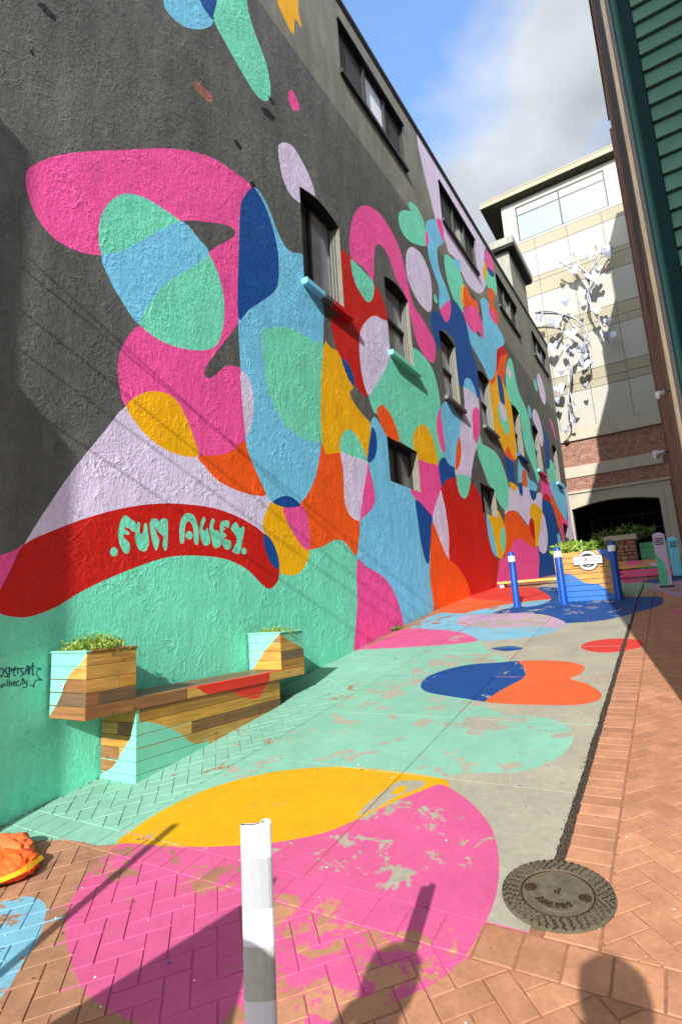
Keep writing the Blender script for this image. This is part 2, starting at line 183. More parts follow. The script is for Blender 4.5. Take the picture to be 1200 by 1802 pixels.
('R','s',[(7.187,6.077),(7.509,6.155),(7.772,6.154),(8.331,6.11),(8.621,6.021),(8.815,5.752),(8.859,5.53),(8.789,5.1),(8.016,4.407),(7.81,3.657),(7.397,3.692),(7.186,3.951),(6.91,4.076),(6.767,4.312),(6.737,4.659),(7.055,4.877)]),
('M','s',[(7.52,6.143),(7.772,6.154),(8.119,6.154),(8.331,6.11),(8.347,5.96),(8.237,5.708),(8.038,5.559),(7.803,5.603),(7.59,5.753),(7.519,5.974)]),
('K','s',[(8.226,5.374),(8.615,5.478),(8.852,5.487),(8.847,4.866),(8.619,4.525),(8.254,4.093),(7.926,3.765),(7.78,3.682),(7.647,3.915),(7.593,4.243),(7.637,4.685),(7.827,5.022)]),
('N','s',[(6.963,4.038),(7.194,4.021),(7.342,3.841),(7.335,3.687),(7.162,3.743)]),
('K','s',[(5.522,6.791),(5.586,6.957),(5.732,7.093),(5.927,7.166),(6.119,7.093),(6.314,6.962),(6.467,6.703),(6.215,6.371),(6.031,6.244),(5.768,6.225),(5.596,6.393)]),
('K','s',[(10.033,7.617),(10.226,7.967),(10.575,8.201),(11.073,8.27),(11.465,7.982),(11.466,7.472),(11.286,6.934),(10.864,6.78),(10.36,6.861),(10.022,7.147)]),
('N','s',[(11.196,6.735),(11.444,6.995),(11.895,7.231),(12.764,7.918),(13.232,8.15),(13.82,8.056),(14.103,7.704),(14.154,7.436),(14.409,6.963),(14.687,6.537),(14.578,5.783),(14.154,5.74),(13.671,5.852),(12.867,5.578),(12.662,6.062),(12.849,6.747),(12.425,6.829),(11.871,6.714),(11.669,6.091),(11.399,6.182),(11.219,6.424)]),
('L','s',[(13.205,5.649),(13.309,5.884),(13.607,6.056),(13.933,6.08),(14.266,5.753),(13.633,5.727)]),
('P','s',[(11.965,7.307),(12.706,7.912),(12.814,7.806),(12.642,7.41),(12.337,7.115),(12.081,7.148)]),
('M','s',[(11.591,7.504),(11.697,7.579),(11.827,7.453),(11.719,7.336),(11.58,7.372)]),
('L','s',[(3.422,7.15),(3.484,7.056),(3.654,7.076),(3.88,7.233),(4.123,7.516),(4.238,7.754),(4.235,8.074),(4.086,8.274),(3.749,8.005),(3.484,7.556)]),
('N','s',[(4.005,7.814),(4.078,7.759),(4.228,7.752),(4.295,8.002),(4.311,8.256),(4.138,8.383),(3.984,8.015)]),
('M','s',[(4.243,7.76),(4.297,8.098),(4.379,8.622),(4.644,9.141),(4.867,9.101),(4.954,8.687),(5.099,8.434),(5.279,8.211),(5.384,7.955),(5.395,7.66),(5.272,7.423),(5.05,7.343),(4.759,7.451),(4.486,7.601)]),
('Y','s',[(5.671,9.763),(5.842,9.557),(6.087,9.484),(6.155,9.889),(6.357,9.906),(6.269,10.146),(6.259,10.557),(5.971,10.401)]),
('P','s',[(5.856,8.085),(5.901,8.207),(6.016,8.259),(6.138,8.152),(6.112,8.003),(5.968,7.892),(5.868,7.936)]),
('X','x',[(3.834,6.388),(3.917,6.499),(4.067,6.531),(4.202,6.52),(4.176,6.41),(4.078,6.356),(3.915,6.361)]),
('D','x',[(2.019,5.531),(2.073,5.591),(2.205,5.579),(2.197,5.515),(2.103,5.492)]),
('D','x',[(5.155,7.22),(5.312,7.336),(5.495,7.322),(5.422,7.199),(5.227,7.152)]),
('D','x',[(5.312,7.569),(5.411,7.6),(5.51,7.583),(5.425,7.497)]),
('D','x',[(4.853,5.752),(4.924,5.822),(4.992,5.787),(4.907,5.695)]),
('D','x',[(4.551,6.174),(4.617,6.228),(4.724,6.183),(4.683,6.106)]),
('D','x',[(1.975,4.984),(2.003,4.999),(2.044,4.965),(2.013,4.948)]),
('M','l',[(2.944,0.639),(2.939,0.619),(2.925,0.604),(2.907,0.597),(2.888,0.601),(2.874,0.615),(2.869,0.635),(2.873,0.655),(2.886,0.671),(2.905,0.677),(2.924,0.673),(2.938,0.659)]),
('M','l',[(3.014,0.974),(3.074,0.944),(3.126,0.917),(3.12,0.843),(3.089,0.834),(3.062,0.855),(3.003,0.864),(3.016,0.842),(3.056,0.825),(3.05,0.799),(2.997,0.797),(3.011,0.763),(3.064,0.722),(3.061,0.653),(3.039,0.628),(3.0,0.643),(2.96,0.714),(2.944,0.792),(2.951,0.861),(2.975,0.932)]),
('M','l',[(3.156,0.929),(3.173,0.907),(3.164,0.847),(3.185,0.816),(3.208,0.852),(3.212,0.906),(3.23,0.928),(3.25,0.904),(3.26,0.832),(3.272,0.75),(3.249,0.683),(3.215,0.659),(3.159,0.676),(3.121,0.749),(3.118,0.843),(3.133,0.903)]),
('M','l',[(3.312,0.977),(3.363,0.977),(3.408,0.933),(3.393,0.968),(3.438,0.995),(3.484,0.985),(3.49,0.904),(3.487,0.804),(3.477,0.698),(3.446,0.687),(3.424,0.749),(3.439,0.812),(3.379,0.856),(3.327,0.912),(3.379,0.795),(3.386,0.759),(3.365,0.69),(3.343,0.683),(3.313,0.741),(3.291,0.823),(3.276,0.906),(3.29,0.957)]),
('M','l',[(3.742,1.084),(3.81,1.075),(3.86,1.008),(3.885,0.904),(3.875,0.784),(3.849,0.769),(3.82,0.793),(3.816,0.91),(3.791,0.974),(3.758,1.003),(3.716,0.979),(3.699,0.899),(3.69,0.789),(3.661,0.765),(3.638,0.791),(3.632,0.918),(3.655,1.011),(3.692,1.061)]),
('M','l',[(3.802,0.862),(3.796,0.84),(3.779,0.822),(3.756,0.815),(3.734,0.819),(3.718,0.833),(3.712,0.854),(3.718,0.876),(3.734,0.893),(3.757,0.901),(3.78,0.897),(3.796,0.883)]),
('M','l',[(3.949,1.072),(3.981,1.048),(3.966,1.006),(3.938,0.942),(3.965,0.925),(4.01,0.963),(4.027,0.904),(4.044,0.803),(3.971,0.768),(3.927,0.801),(3.901,0.892),(3.904,0.986)]),
('M','l',[(4.077,1.069),(4.113,1.05),(4.084,0.977),(4.12,0.94),(4.158,0.95),(4.194,0.877),(4.198,0.788),(4.107,0.751),(4.071,0.812),(4.041,0.918),(4.038,0.993)]),
('M','l',[(4.218,1.055),(4.316,1.073),(4.335,1.032),(4.314,0.987),(4.265,1.003),(4.236,0.986),(4.274,0.976),(4.225,0.936),(4.267,0.923),(4.282,0.892),(4.233,0.867),(4.291,0.858),(4.346,0.848),(4.353,0.778),(4.287,0.748),(4.24,0.77),(4.203,0.85),(4.187,0.946),(4.192,1.017)]),
('M','l',[(4.427,1.068),(4.467,1.046),(4.508,1.004),(4.551,1.033),(4.575,1.006),(4.545,0.893),(4.51,0.775),(4.477,0.715),(4.416,0.718),(4.366,0.739),(4.44,0.841),(4.432,0.912),(4.363,0.97),(4.36,1.006)]),
('M','l',[(4.599,0.752),(4.593,0.732),(4.577,0.717),(4.556,0.711),(4.535,0.715),(4.52,0.728),(4.515,0.746),(4.521,0.765),(4.537,0.78),(4.558,0.787),(4.579,0.783),(4.594,0.77)]),
]
GROUND=[
('M',[(-3.947,1.991),(-3.799,2.003),(-3.612,2.06),(-3.396,2.131),(-3.024,2.207),(-2.676,2.734),(-2.054,3.12),(-1.501,3.396),(-1.45,3.463),(-1.288,3.541),(-1.085,3.588),(-0.966,3.679),(-0.858,3.844),(-0.811,4.034),(-0.814,4.23),(-0.871,4.381),(-1.018,4.533),(-1.286,4.571),(-1.496,4.664),(-1.628,4.864),(-1.598,5.637),(-1.774,6.216),(-2.138,6.69),(-2.418,7.252),(-2.637,7.691),(-3.622,8.029),(-4.352,7.342),(-4.441,6.352),(-4.467,4.971),(-4.476,3.813),(-4.478,2.917),(-4.426,2.222),(-4.543,1.848)]),
('Y',[(-3.031,2.193),(-3.087,2.344),(-3.099,2.547),(-3.037,2.833),(-2.869,3.079),(-2.633,3.27),(-2.237,3.414),(-1.845,3.439),(-1.499,3.42),(-1.397,3.322),(-1.457,3.063),(-1.503,2.75),(-1.664,2.493),(-2.262,2.304),(-2.608,2.221)]),
('C',[(-1.789,2.869),(-1.793,3.027),(-1.77,3.192),(-1.739,3.307),(-1.666,3.341),(-1.57,3.348),(-1.558,3.274),(-1.617,3.2),(-1.676,3.099),(-1.721,2.965)]),
('Y',[(-1.711,3.169),(-1.705,3.238),(-1.655,3.266),(-1.644,3.208),(-1.671,3.151)]),
('P',[(-1.465,3.335),(-1.347,3.283),(-1.17,3.134),(-1.017,2.937),(-0.919,2.696),(-0.87,2.474),(-0.865,2.3),(-0.884,2.128),(-0.932,1.985),(-1.035,1.852),(-1.166,1.722),(-1.283,1.6),(-1.47,1.481),(-1.686,1.435),(-1.86,1.433),(-2.051,1.428),(-2.198,1.447),(-2.396,1.519),(-2.597,1.615),(-2.756,1.722),(-2.897,1.879),(-3.005,2.059),(-3.033,2.198),(-2.755,2.265),(-2.477,2.339),(-2.312,2.401),(-2.108,2.491),(-1.886,2.653),(-1.767,2.837),(-1.651,3.064),(-1.533,3.243)]),
('L',[(-3.176,1.619),(-3.142,1.67),(-3.058,1.708),(-2.951,1.71),(-2.853,1.672),(-2.704,1.562),(-2.608,1.439),(-2.491,1.288),(-2.628,1.229),(-3.171,1.414)]),
('L',[(-3.903,8.156),(-3.915,9.564),(-3.384,9.531),(-2.901,9.296),(-2.327,9.291),(-1.552,8.361),(-1.451,7.959),(-1.684,7.444),(-2.148,7.24),(-2.413,7.236),(-2.815,7.716),(-3.316,7.981)]),
('P',[(-4.089,6.614),(-4.039,6.85),(-3.648,6.889),(-3.083,6.976),(-2.537,7.136),(-2.461,7.29),(-2.828,7.755),(-3.342,8.046),(-3.925,8.202),(-4.109,7.598)]),
('O',[(-3.988,9.13),(-3.927,9.595),(-3.335,9.384),(-2.986,9.943),(-2.558,10.295),(-2.4,11.003),(-3.034,12.328),(-3.836,12.912),(-4.171,11.652)]),
('R',[(-4.15,11.782),(-4.185,12.49),(-4.148,14.522),(-3.314,13.51),(-2.731,12.621),(-2.04,10.744),(-2.292,10.476),(-2.835,10.567)]),
('L',[(-3.335,9.384),(-2.977,9.912),(-2.539,10.214),(-1.942,10.465),(-1.742,9.817),(-2.37,9.483),(-2.742,9.08)]),
('N',[(-2.83,9.241),(-2.65,9.71),(-2.203,9.803),(-2.117,10.641),(-2.861,12.945),(-2.307,12.576),(-1.393,11.818),(-0.996,10.409),(-0.666,10.14),(-0.388,10.002),(-0.308,9.67),(-0.355,9.204),(-0.662,8.672),(-1.032,8.252),(-1.478,8.181),(-1.518,8.299),(-1.954,8.945),(-2.575,9.105)]),
('K',[(-3.215,8.601),(-3.287,9.091),(-2.869,9.186),(-2.29,9.134),(-1.774,8.726),(-1.481,8.151),(-1.505,7.843),(-1.799,8.021),(-2.36,8.023),(-2.944,8.225)]),
('N',[(-2.425,5.261),(-2.486,5.555),(-2.396,5.826),(-2.179,6.056),(-1.85,6.146),(-1.65,6.19),(-1.518,5.84),(-1.462,5.594),(-1.544,5.317),(-1.608,5.061),(-1.628,4.864),(-1.829,4.921),(-2.077,4.995),(-2.29,5.089)]),
('O',[(-1.65,6.19),(-1.44,6.221),(-1.173,6.182),(-1.003,6.051),(-0.949,5.898),(-0.97,5.705),(-1.04,5.574),(-0.887,5.442),(-0.761,5.247),(-0.718,5.1),(-0.752,4.955),(-0.9,4.856),(-1.161,4.827),(-1.443,4.825),(-1.628,4.864),(-1.608,5.061),(-1.544,5.317),(-1.462,5.594),(-1.542,5.945)]),
('N',[(-2.138,6.788),(-2.014,6.88),(-1.876,6.883),(-1.741,6.775),(-1.824,6.672),(-1.954,6.652)]),
('R',[(-1.11,6.825),(-1.053,7.025),(-0.882,7.149),(-0.703,7.158),(-0.524,7.055),(-0.471,6.839),(-0.561,6.658),(-0.743,6.536),(-0.91,6.545),(-1.037,6.651)]),
('M',[(-1.035,11.993),(-0.849,12.185),(-0.539,12.083),(-0.514,11.264),(-0.615,10.589),(-0.775,10.399),(-0.914,10.472)]),
('K',[(-0.533,11.036),(-0.455,12.007),(-0.217,12.144),(0.018,12.097),(0.001,9.919),(-0.234,10.117),(-0.329,10.58)]),
('N',[(-0.791,12.702),(-0.456,13.188),(-0.314,13.474),(0.069,13.721),(0.049,12.445),(-0.217,12.144),(-0.454,11.949)]),
('P',[(-1.182,13.969),(-0.937,13.706),(-0.728,13.26),(-0.595,12.912),(-0.78,12.497),(-1.001,12.323)]),
('P',[(-0.206,8.725),(-0.158,8.806),(-0.009,8.751),(-0.018,8.395),(-0.107,8.439),(-0.179,8.546)]),
]
SIG=[[(2.024,-0.246),(2.036,-0.242),(2.046,-0.256),(2.045,-0.282),(2.036,-0.297),(2.026,-0.292)],[(2.071,-0.243),(2.062,-0.248),(2.057,-0.258),(2.066,-0.272),(2.076,-0.286),(2.074,-0.302),(2.056,-0.299)],[(2.083,-0.238),(2.087,-0.274),(2.087,-0.313)],[(2.086,-0.248),(2.1,-0.25),(2.102,-0.263),(2.088,-0.268)],[(2.113,-0.271),(2.131,-0.256),(2.123,-0.247),(2.114,-0.264),(2.119,-0.294),(2.132,-0.306)],[(2.142,-0.248),(2.146,-0.294)],[(2.145,-0.258),(2.159,-0.256)],[(2.184,-0.259),(2.169,-0.257),(2.165,-0.27),(2.181,-0.289),(2.185,-0.302),(2.165,-0.308)],[(2.198,-0.301),(2.209,-0.249),(2.219,-0.25),(2.22,-0.303)],[(2.2,-0.278),(2.217,-0.276)],[(2.227,-0.257),(2.227,-0.304)],[(2.227,-0.264),(2.241,-0.269)],[(2.249,-0.226),(2.253,-0.307),(2.263,-0.312)],[(2.23,-0.251),(2.261,-0.251)],[(2.036,-0.354),(2.038,-0.37)],[(2.045,-0.371),(2.047,-0.352),(2.059,-0.351),(2.062,-0.367)],[(2.075,-0.324),(2.077,-0.366)],[(2.09,-0.326),(2.092,-0.372)],[(2.091,-0.349),(2.104,-0.347),(2.106,-0.37)],[(2.114,-0.355),(2.131,-0.354),(2.124,-0.34),(2.115,-0.352),(2.121,-0.369),(2.134,-0.371)],[(2.157,-0.345),(2.141,-0.346),(2.14,-0.369),(2.159,-0.374)],[(2.168,-0.356),(2.169,-0.373)],[(2.182,-0.322),(2.184,-0.371)],[(2.175,-0.337),(2.193,-0.336)],[(2.193,-0.343),(2.198,-0.363),(2.209,-0.362)],[(2.212,-0.345),(2.212,-0.388),(2.199,-0.396),(2.187,-0.39)],[(2.273,-0.269),(2.31,-0.274),(2.286,-0.288),(2.28,-0.304),(2.292,-0.329),(2.31,-0.35),(2.325,-0.36),(2.3,-0.354),(2.276,-0.357),(2.266,-0.373),(2.265,-0.402)],[(2.236,-0.387),(2.256,-0.388),(2.265,-0.402)]]

# ------------------------------------------------------------------ mesh helpers
def cat(p, k=3):
    n = len(p); o = []
    for i in range(n):
        a, b, c, d = [Vector(p[j % n]) for j in (i - 1, i, i + 1, i + 2)]
        for j in range(k):
            t = j / k
            o.append(tuple(.5 * ((2 * b) + (c - a) * t + (2 * a - 5 * b + 4 * c - d) * t * t + (3 * b - a - 3 * c + d) * t ** 3)))
    return o
def sarea(p): return .5 * sum(p[i - 1][0] * p[i][1] - p[i][0] * p[i - 1][1] for i in range(len(p)))
def ccw(p): return p if sarea(p) > 0 else p[::-1]
def inside(pt, poly):
    x, y = pt; c = False; n = len(poly)
    for i in range(n):
        (x1, y1), (x2, y2) = poly[i - 1], poly[i]
        if (y1 > y) != (y2 > y) and x < (x2 - x1) * (y - y1) / (y2 - y1) + x1: c = not c
    return c
def partition(region, layers, holes=()):
    """cut a flat region along the outlines; returns the points and, for each triangle, its topmost layer (-1 = none)"""
    vs, fs = [], []
    for poly in [region, *layers, *holes]:
        poly = ccw(poly); b = len(vs)
        vs += [Vector(q) for q in poly]; fs.append(list(range(b, b + len(poly))))
    ov, oe, of, _, _, orig = delaunay_2d_cdt(vs, [], fs, 1, 1e-5)
    n = len(layers); tris = []
    for f, o in zip(of, orig):
        if 0 not in o or any(i > n for i in o): continue
        tris.append((f, max(o) - 1))
    return ov, tris
class MB:
    def __init__(s): s.v, s.f, s.m = [], [], []
    def face(s, pts, m=0):
        b = len(s.v); s.v += [tuple(p) for p in pts]; s.f.append(tuple(range(b, b + len(pts)))); s.m.append(m)
    def mesh(s, vs, fs, m=0):
        b = len(s.v); s.v += [tuple(p) for p in vs]
        for f in fs: s.f.append(tuple(i + b for i in f)); s.m.append(m)
    def box(s, a, b, m=0, c=.0):
        x0, y0, z0 = [min(i, j) for i, j in zip(a, b)]; x1, y1, z1 = [max(i, j) for i, j in zip(a, b)]
        s.obox((x0, y0, z0), (x1 - x0, 0, 0), (0, y1 - y0, 0), (0, 0, z1 - z0), m, c)
    def obox(s, o, U, V, W, m=0, c=0):
        o, U, V, W = Vector(o), Vector(U), Vector(V), Vector(W)
        if U.cross(V).dot(W) < 0: U, V = V, U
        if c <= 0:
            p = [o, o + U, o + U + V, o + V, o + W, o + U + W, o + U + V + W, o + V + W]
            s.mesh(p, [(3, 2, 1, 0), (4, 5, 6, 7), (0, 1, 5, 4), (1, 2, 6, 5), (2, 3, 7, 6), (3, 0, 4, 7)], m); return
        bm = bmesh.new(); p = [o, o + U, o + U + V, o + V, o + W, o + U + W, o + U + V + W, o + V + W]
        vv = [bm.verts.new(q) for q in p]
        for f in [(3, 2, 1, 0), (4, 5, 6, 7), (0, 1, 5, 4), (1, 2, 6, 5), (2, 3, 7, 6), (3, 0, 4, 7)]: bm.faces.new([vv[i] for i in f])
        bmesh.ops.bevel(bm, geom=bm.edges[:], offset=c, segments=1, affect='EDGES')
        bm.verts.index_update(); s.mesh([v.co for v in bm.verts], [[v.index for v in f.verts] for f in bm.faces], m); bm.free()
    def tube(s, pts, rad, n=6, m=0, cap=True):
        pts = [Vector(p) for p in pts]; rad = rad if isinstance(rad, (list, tuple)) else [rad] * len(pts); rings = []
        for i, p in enumerate(pts):
            t = (pts[min(i + 1, len(pts) - 1)] - pts[max(i - 1, 0)]).normalized()
            a = t.cross(Vector((0, 0, 1)) if abs(t.z) < .9 else Vector((1, 0, 0))).normalized(); b = t.cross(a)
            rings.append([p + (a * math.cos(2 * math.pi * k / n) + b * math.sin(2 * math.pi * k / n)) * rad[i] for k in range(n)])
        vs = [q for r in rings for q in r]; fs = []
        for i in range(len(pts) - 1):
            for k in range(n): fs.append((i * n + k, i * n + (k + 1) % n, (i + 1) * n + (k + 1) % n, (i + 1) * n + k))
        if cap: fs += [tuple(range(n))[::-1], tuple((len(pts) - 1) * n + k for k in range(n))]
        s.mesh(vs, fs, m)
    def lathe(s, prof, o=(0, 0, 0), n=24, m=0, axis=None):
        vs, fs = [], []
        for r, z in prof:
            for k in range(n): vs.append((o[0] + r * math.cos(2 * math.pi * k / n), o[1] + r * math.sin(2 * math.pi * k / n), o[2] + z))
        for i in range(len(prof) - 1):
            for k in range(n): fs.append((i * n + k, i * n + (k + 1) % n, (i + 1) * n + (k + 1) % n, (i + 1) * n + k))
        if prof[0][0] > 1e-4: fs.append(tuple(range(n))[::-1])
        if prof[-1][0] > 1e-4: fs.append(tuple((len(prof) - 1) * n + k for k in range(n)))
        s.mesh(vs, fs, m)
    def build(s, name, mats, parent=None, smooth=False, label=None):
        me = bpy.data.meshes.new(name); me.from_pydata(s.v, [], s.f); mats = mats if isinstance(mats, (list, tuple)) else [mats]
        for q in mats: me.materials.append(q)
        if len(mats) > 1: me.polygons.foreach_set('material_index', s.m)
        if smooth:
            bm = bmesh.new(); bm.from_mesh(me); bmesh.ops.remove_doubles(bm, verts=bm.verts, dist=1e-5); bm.to_mesh(me); bm.free()
            me.polygons.foreach_set('use_smooth', [True] * len(me.polygons))
        o = bpy.data.objects.new(name, me); col.objects.link(o)
        if parent: o.parent = parent
        if label: o['label'] = label
        return o
def ident(o, label=None, cat=None, group=None, kind=None):
    for k, v in (('label', label), ('category', cat), ('group', group), ('kind', kind)):
        if v: o[k] = v
    return o
def thing(name, label, cat, loc=(0, 0, 0), group=None):
    o = bpy.data.objects.new(name, None); col.objects.link(o); o.empty_display_size = .2; o.location = loc
    return ident(o, label, cat, group)
def worldly(o, parent):          # parent a mesh that was modelled in world coordinates under an Empty that stands elsewhere
    o.parent = parent; o.matrix_parent_inverse = Matrix.Translation(parent.location).inverted(); return o
def copy_tree(o, parent=None):
    c = o.copy(); col.objects.link(c); c.parent = parent
    for ch in list(o.children): copy_tree(ch, c)
    return c

# ------------------------------------------------------------------ materials
def lin(r, g, b): return tuple((c / 255 / 12.92 if c / 255 < .04045 else ((c / 255 + .055) / 1.055) ** 2.4) for c in (r, g, b)) + (1,)
MATS = {}
def new_mat(name):
    m = bpy.data.materials.new(name); m.use_nodes = True; nt = m.node_tree; p = nt.nodes['Principled BSDF']
    return m, nt, p
def mathn(nt, op, a, b=None, clamp=False):
    n = N(nt, 'ShaderNodeMath', operation=op, use_clamp=clamp)
    for i, q in enumerate((a, b)):
        if q is None: continue
        if isinstance(q, (int, float)): n.inputs[i].default_value = q
        else: L(nt, q, n.inputs[i])
    return n.outputs[0]
def vary(nt, colr, pos, scale=3, amt=.12, rnd=0):
    """multiply a colour by soft noise (and by a per-object random step)"""
    n = N(nt, 'ShaderNodeTexNoise', i_Scale=scale, i_Detail=5, i_Roughness=.6); L(nt, pos, n.inputs['Vector'])
    mr = N(nt, 'ShaderNodeMapRange', n_1=.3, n_2=.7, n_3=1 - amt, n_4=1 + amt); L(nt, n.outputs['Fac'], mr.inputs[0]); f = mr.outputs[0]
    if rnd:
        oi = N(nt, 'ShaderNodeObjectInfo'); r = N(nt, 'ShaderNodeMapRange', n_1=0, n_2=1, n_3=1 - rnd, n_4=1 + rnd); L(nt, oi.outputs['Random'], r.inputs[0])
        f = mathn(nt, 'MULTIPLY', f, r.outputs[0])
    s = N(nt, 'ShaderNodeVectorMath', operation='SCALE')
    if isinstance(colr, tuple): s.inputs[0].default_value = colr[:3]
    else: L(nt, colr, s.inputs[0])
    L(nt, f, s.inputs['Scale']); return s.outputs[0]
def bump(nt, p, h, strength, dist=.01, prev=None):
    b = N(nt, 'ShaderNodeBump', i_Strength=strength, i_Distance=dist); L(nt, h, b.inputs['Height'])
    if prev: L(nt, prev, b.inputs['Normal'])
    if p is not None: L(nt, b.outputs[0], p.inputs['Normal'])
    return b.outputs[0]
def stucco_group():
    g = bpy.data.node_groups.new('stucco', 'ShaderNodeTree'); g.interface.new_socket('Normal', in_out='OUTPUT', socket_type='NodeSocketVector')
    go = g.nodes.new('NodeGroupOutput'); P = N(g, 'ShaderNodeNewGeometry').outputs['Position']
    sp = N(g, 'ShaderNodeSeparateXYZ'); L(g, P, sp.inputs[0])
    # trowelled ridges
    def ridge(scale, dist, detail=4):
        n = N(g, 'ShaderNodeTexNoise', i_Scale=scale, i_Detail=detail, i_Roughness=.55, i_Distortion=dist); L(g, P, n.inputs['Vector'])
        a = mathn(g, 'ABSOLUTE', mathn(g, 'SUBTRACT', n.outputs['Fac'], .5)); return mathn(g, 'POWER', mathn(g, 'SUBTRACT', 1, mathn(g, 'MULTIPLY', a, 4), True), 3)
    r1 = ridge(5, .7, 6); r2 = ridge(13, .6, 5)
    mpz = N(g, 'ShaderNodeMapping'); mpz.inputs['Scale'].default_value = (1, 26, 5); mpz.inputs['Rotation'].default_value = (R(20), 0, 0); L(g, P, mpz.inputs[0])
    n6 = N(g, 'ShaderNodeTexNoise', i_Scale=1, i_Detail=5, i_Roughness=.6, i_Distortion=.6); L(g, mpz.outputs[0], n6.inputs['Vector'])
    n3 = N(g, 'ShaderNodeTexNoise', i_Scale=38, i_Detail=8, i_Roughness=.7); L(g, P, n3.inputs['Vector'])
    n4 = N(g, 'ShaderNodeTexNoise', i_Scale=2.6, i_Detail=5, i_Roughness=.6); L(g, P, n4.inputs['Vector'])
    msk = N(g, 'ShaderNodeMapRange', n_1=.44, n_2=.66, n_3=.04, n_4=1); L(g, n4.outputs['Fac'], msk.inputs[0])
    n7 = N(g, 'ShaderNodeTexNoise', i_Scale=4, i_Detail=3); L(g, P, n7.inputs['Vector'])
    def power(s, e): return mathn(g, 'POWER', s, e)
    h = mathn(g, 'ADD', mathn(g, 'MULTIPLY', power(r1, 2.5), .55), mathn(g, 'MULTIPLY', power(r2, 2), .30))
    h = mathn(g, 'MULTIPLY', h, msk.outputs[0]); h = mathn(g, 'ADD', h, mathn(g, 'MULTIPLY', n3.outputs['Fac'], .42))
    h = mathn(g, 'ADD', h, mathn(g, 'MULTIPLY', n6.outputs['Fac'], .22)); h = mathn(g, 'ADD', h, mathn(g, 'MULTIPLY', n7.outputs['Fac'], .5))
    # rougher, pitted coat higher up, in patches
    n8 = N(g, 'ShaderNodeTexNoise', i_Scale=20, i_Detail=8, i_Roughness=.75); L(g, P, n8.inputs['Vector'])
    hi = N(g, 'ShaderNodeMapRange', n_1=2.0, n_2=4.5, n_3=.1, n_4=.9); L(g, sp.outputs['Z'], hi.inputs[0])
    n9 = N(g, 'ShaderNodeTexNoise', i_Scale=1.1, i_Detail=5, i_Roughness=.65); L(g, P, n9.inputs['Vector'])
    pm_ = N(g, 'ShaderNodeMapRange', n_1=.38, n_2=.62, n_3=.35, n_4=1.25); L(g, n9.outputs['Fac'], pm_.inputs[0])
    h = mathn(g, 'ADD', h, mathn(g, 'MULTIPLY', n8.outputs['Fac'], mathn(g, 'MULTIPLY', hi.outputs[0], pm_.outputs[0])))
    # hidden brick courses: shallow level grooves, broken up
    zt = N(g, 'ShaderNodeMapRange', n_1=8.9, n_2=9.2, n_3=1, n_4=0); L(g, sp.outputs['Z'], zt.inputs[0])
    wob = N(g, 'ShaderNodeTexNoise', i_Scale=2.5, i_Detail=4); L(g, P, wob.inputs['Vector'])
    zz = mathn(g, 'ADD', mathn(g, 'MULTIPLY', sp.outputs['Z'], 2 * math.pi / .079), mathn(g, 'MULTIPLY', wob.outputs['Fac'], 5))
    gro = mathn(g, 'POWER', mathn(g, 'ABSOLUTE', mathn(g, 'SINE', mathn(g, 'MULTIPLY', zz, .5))), .35)
    n5 = N(g, 'ShaderNodeTexNoise', i_Scale=1.0, i_Detail=8, i_Roughness=.7); L(g, P, n5.inputs['Vector'])
    bm_ = N(g, 'ShaderNodeMapRange', n_1=.52, n_2=.66, n_3=.0, n_4=.34); L(g, n5.outputs['Fac'], bm_.inputs[0])
    h = mathn(g, 'ADD', h, mathn(g, 'MULTIPLY', gro, mathn(g, 'MULTIPLY', mathn(g, 'MULTIPLY', bm_.outputs[0], zt.outputs[0]), hi.outputs[0])))
    # smoother above the ledge
    rough = mathn(g, 'ADD', mathn(g, 'MULTIPLY', zt.outputs[0], .8), .2)
    h = mathn(g, 'MULTIPLY', h, rough)
    b = N(g, 'ShaderNodeBump', i_Strength=.8, i_Distance=.017); L(g, h, b.inputs['Height']); L(g, b.outputs[0], go.inputs[0])
    return g
STUCCO = stucco_group()
PAL = dict(P=(248, 88, 164), M=(120, 226, 192), L=(122, 206, 242), N=(12, 78, 154), K=(224, 212, 240), Y=(250, 184, 8), O=(250, 94, 22), R=(204, 26, 16), D=(20, 19, 18), G=(94, 95, 91))
NAMES = dict(P='pink', M='mint', L='light blue', N='navy', K='lilac', Y='yellow', O='orange', R='red')
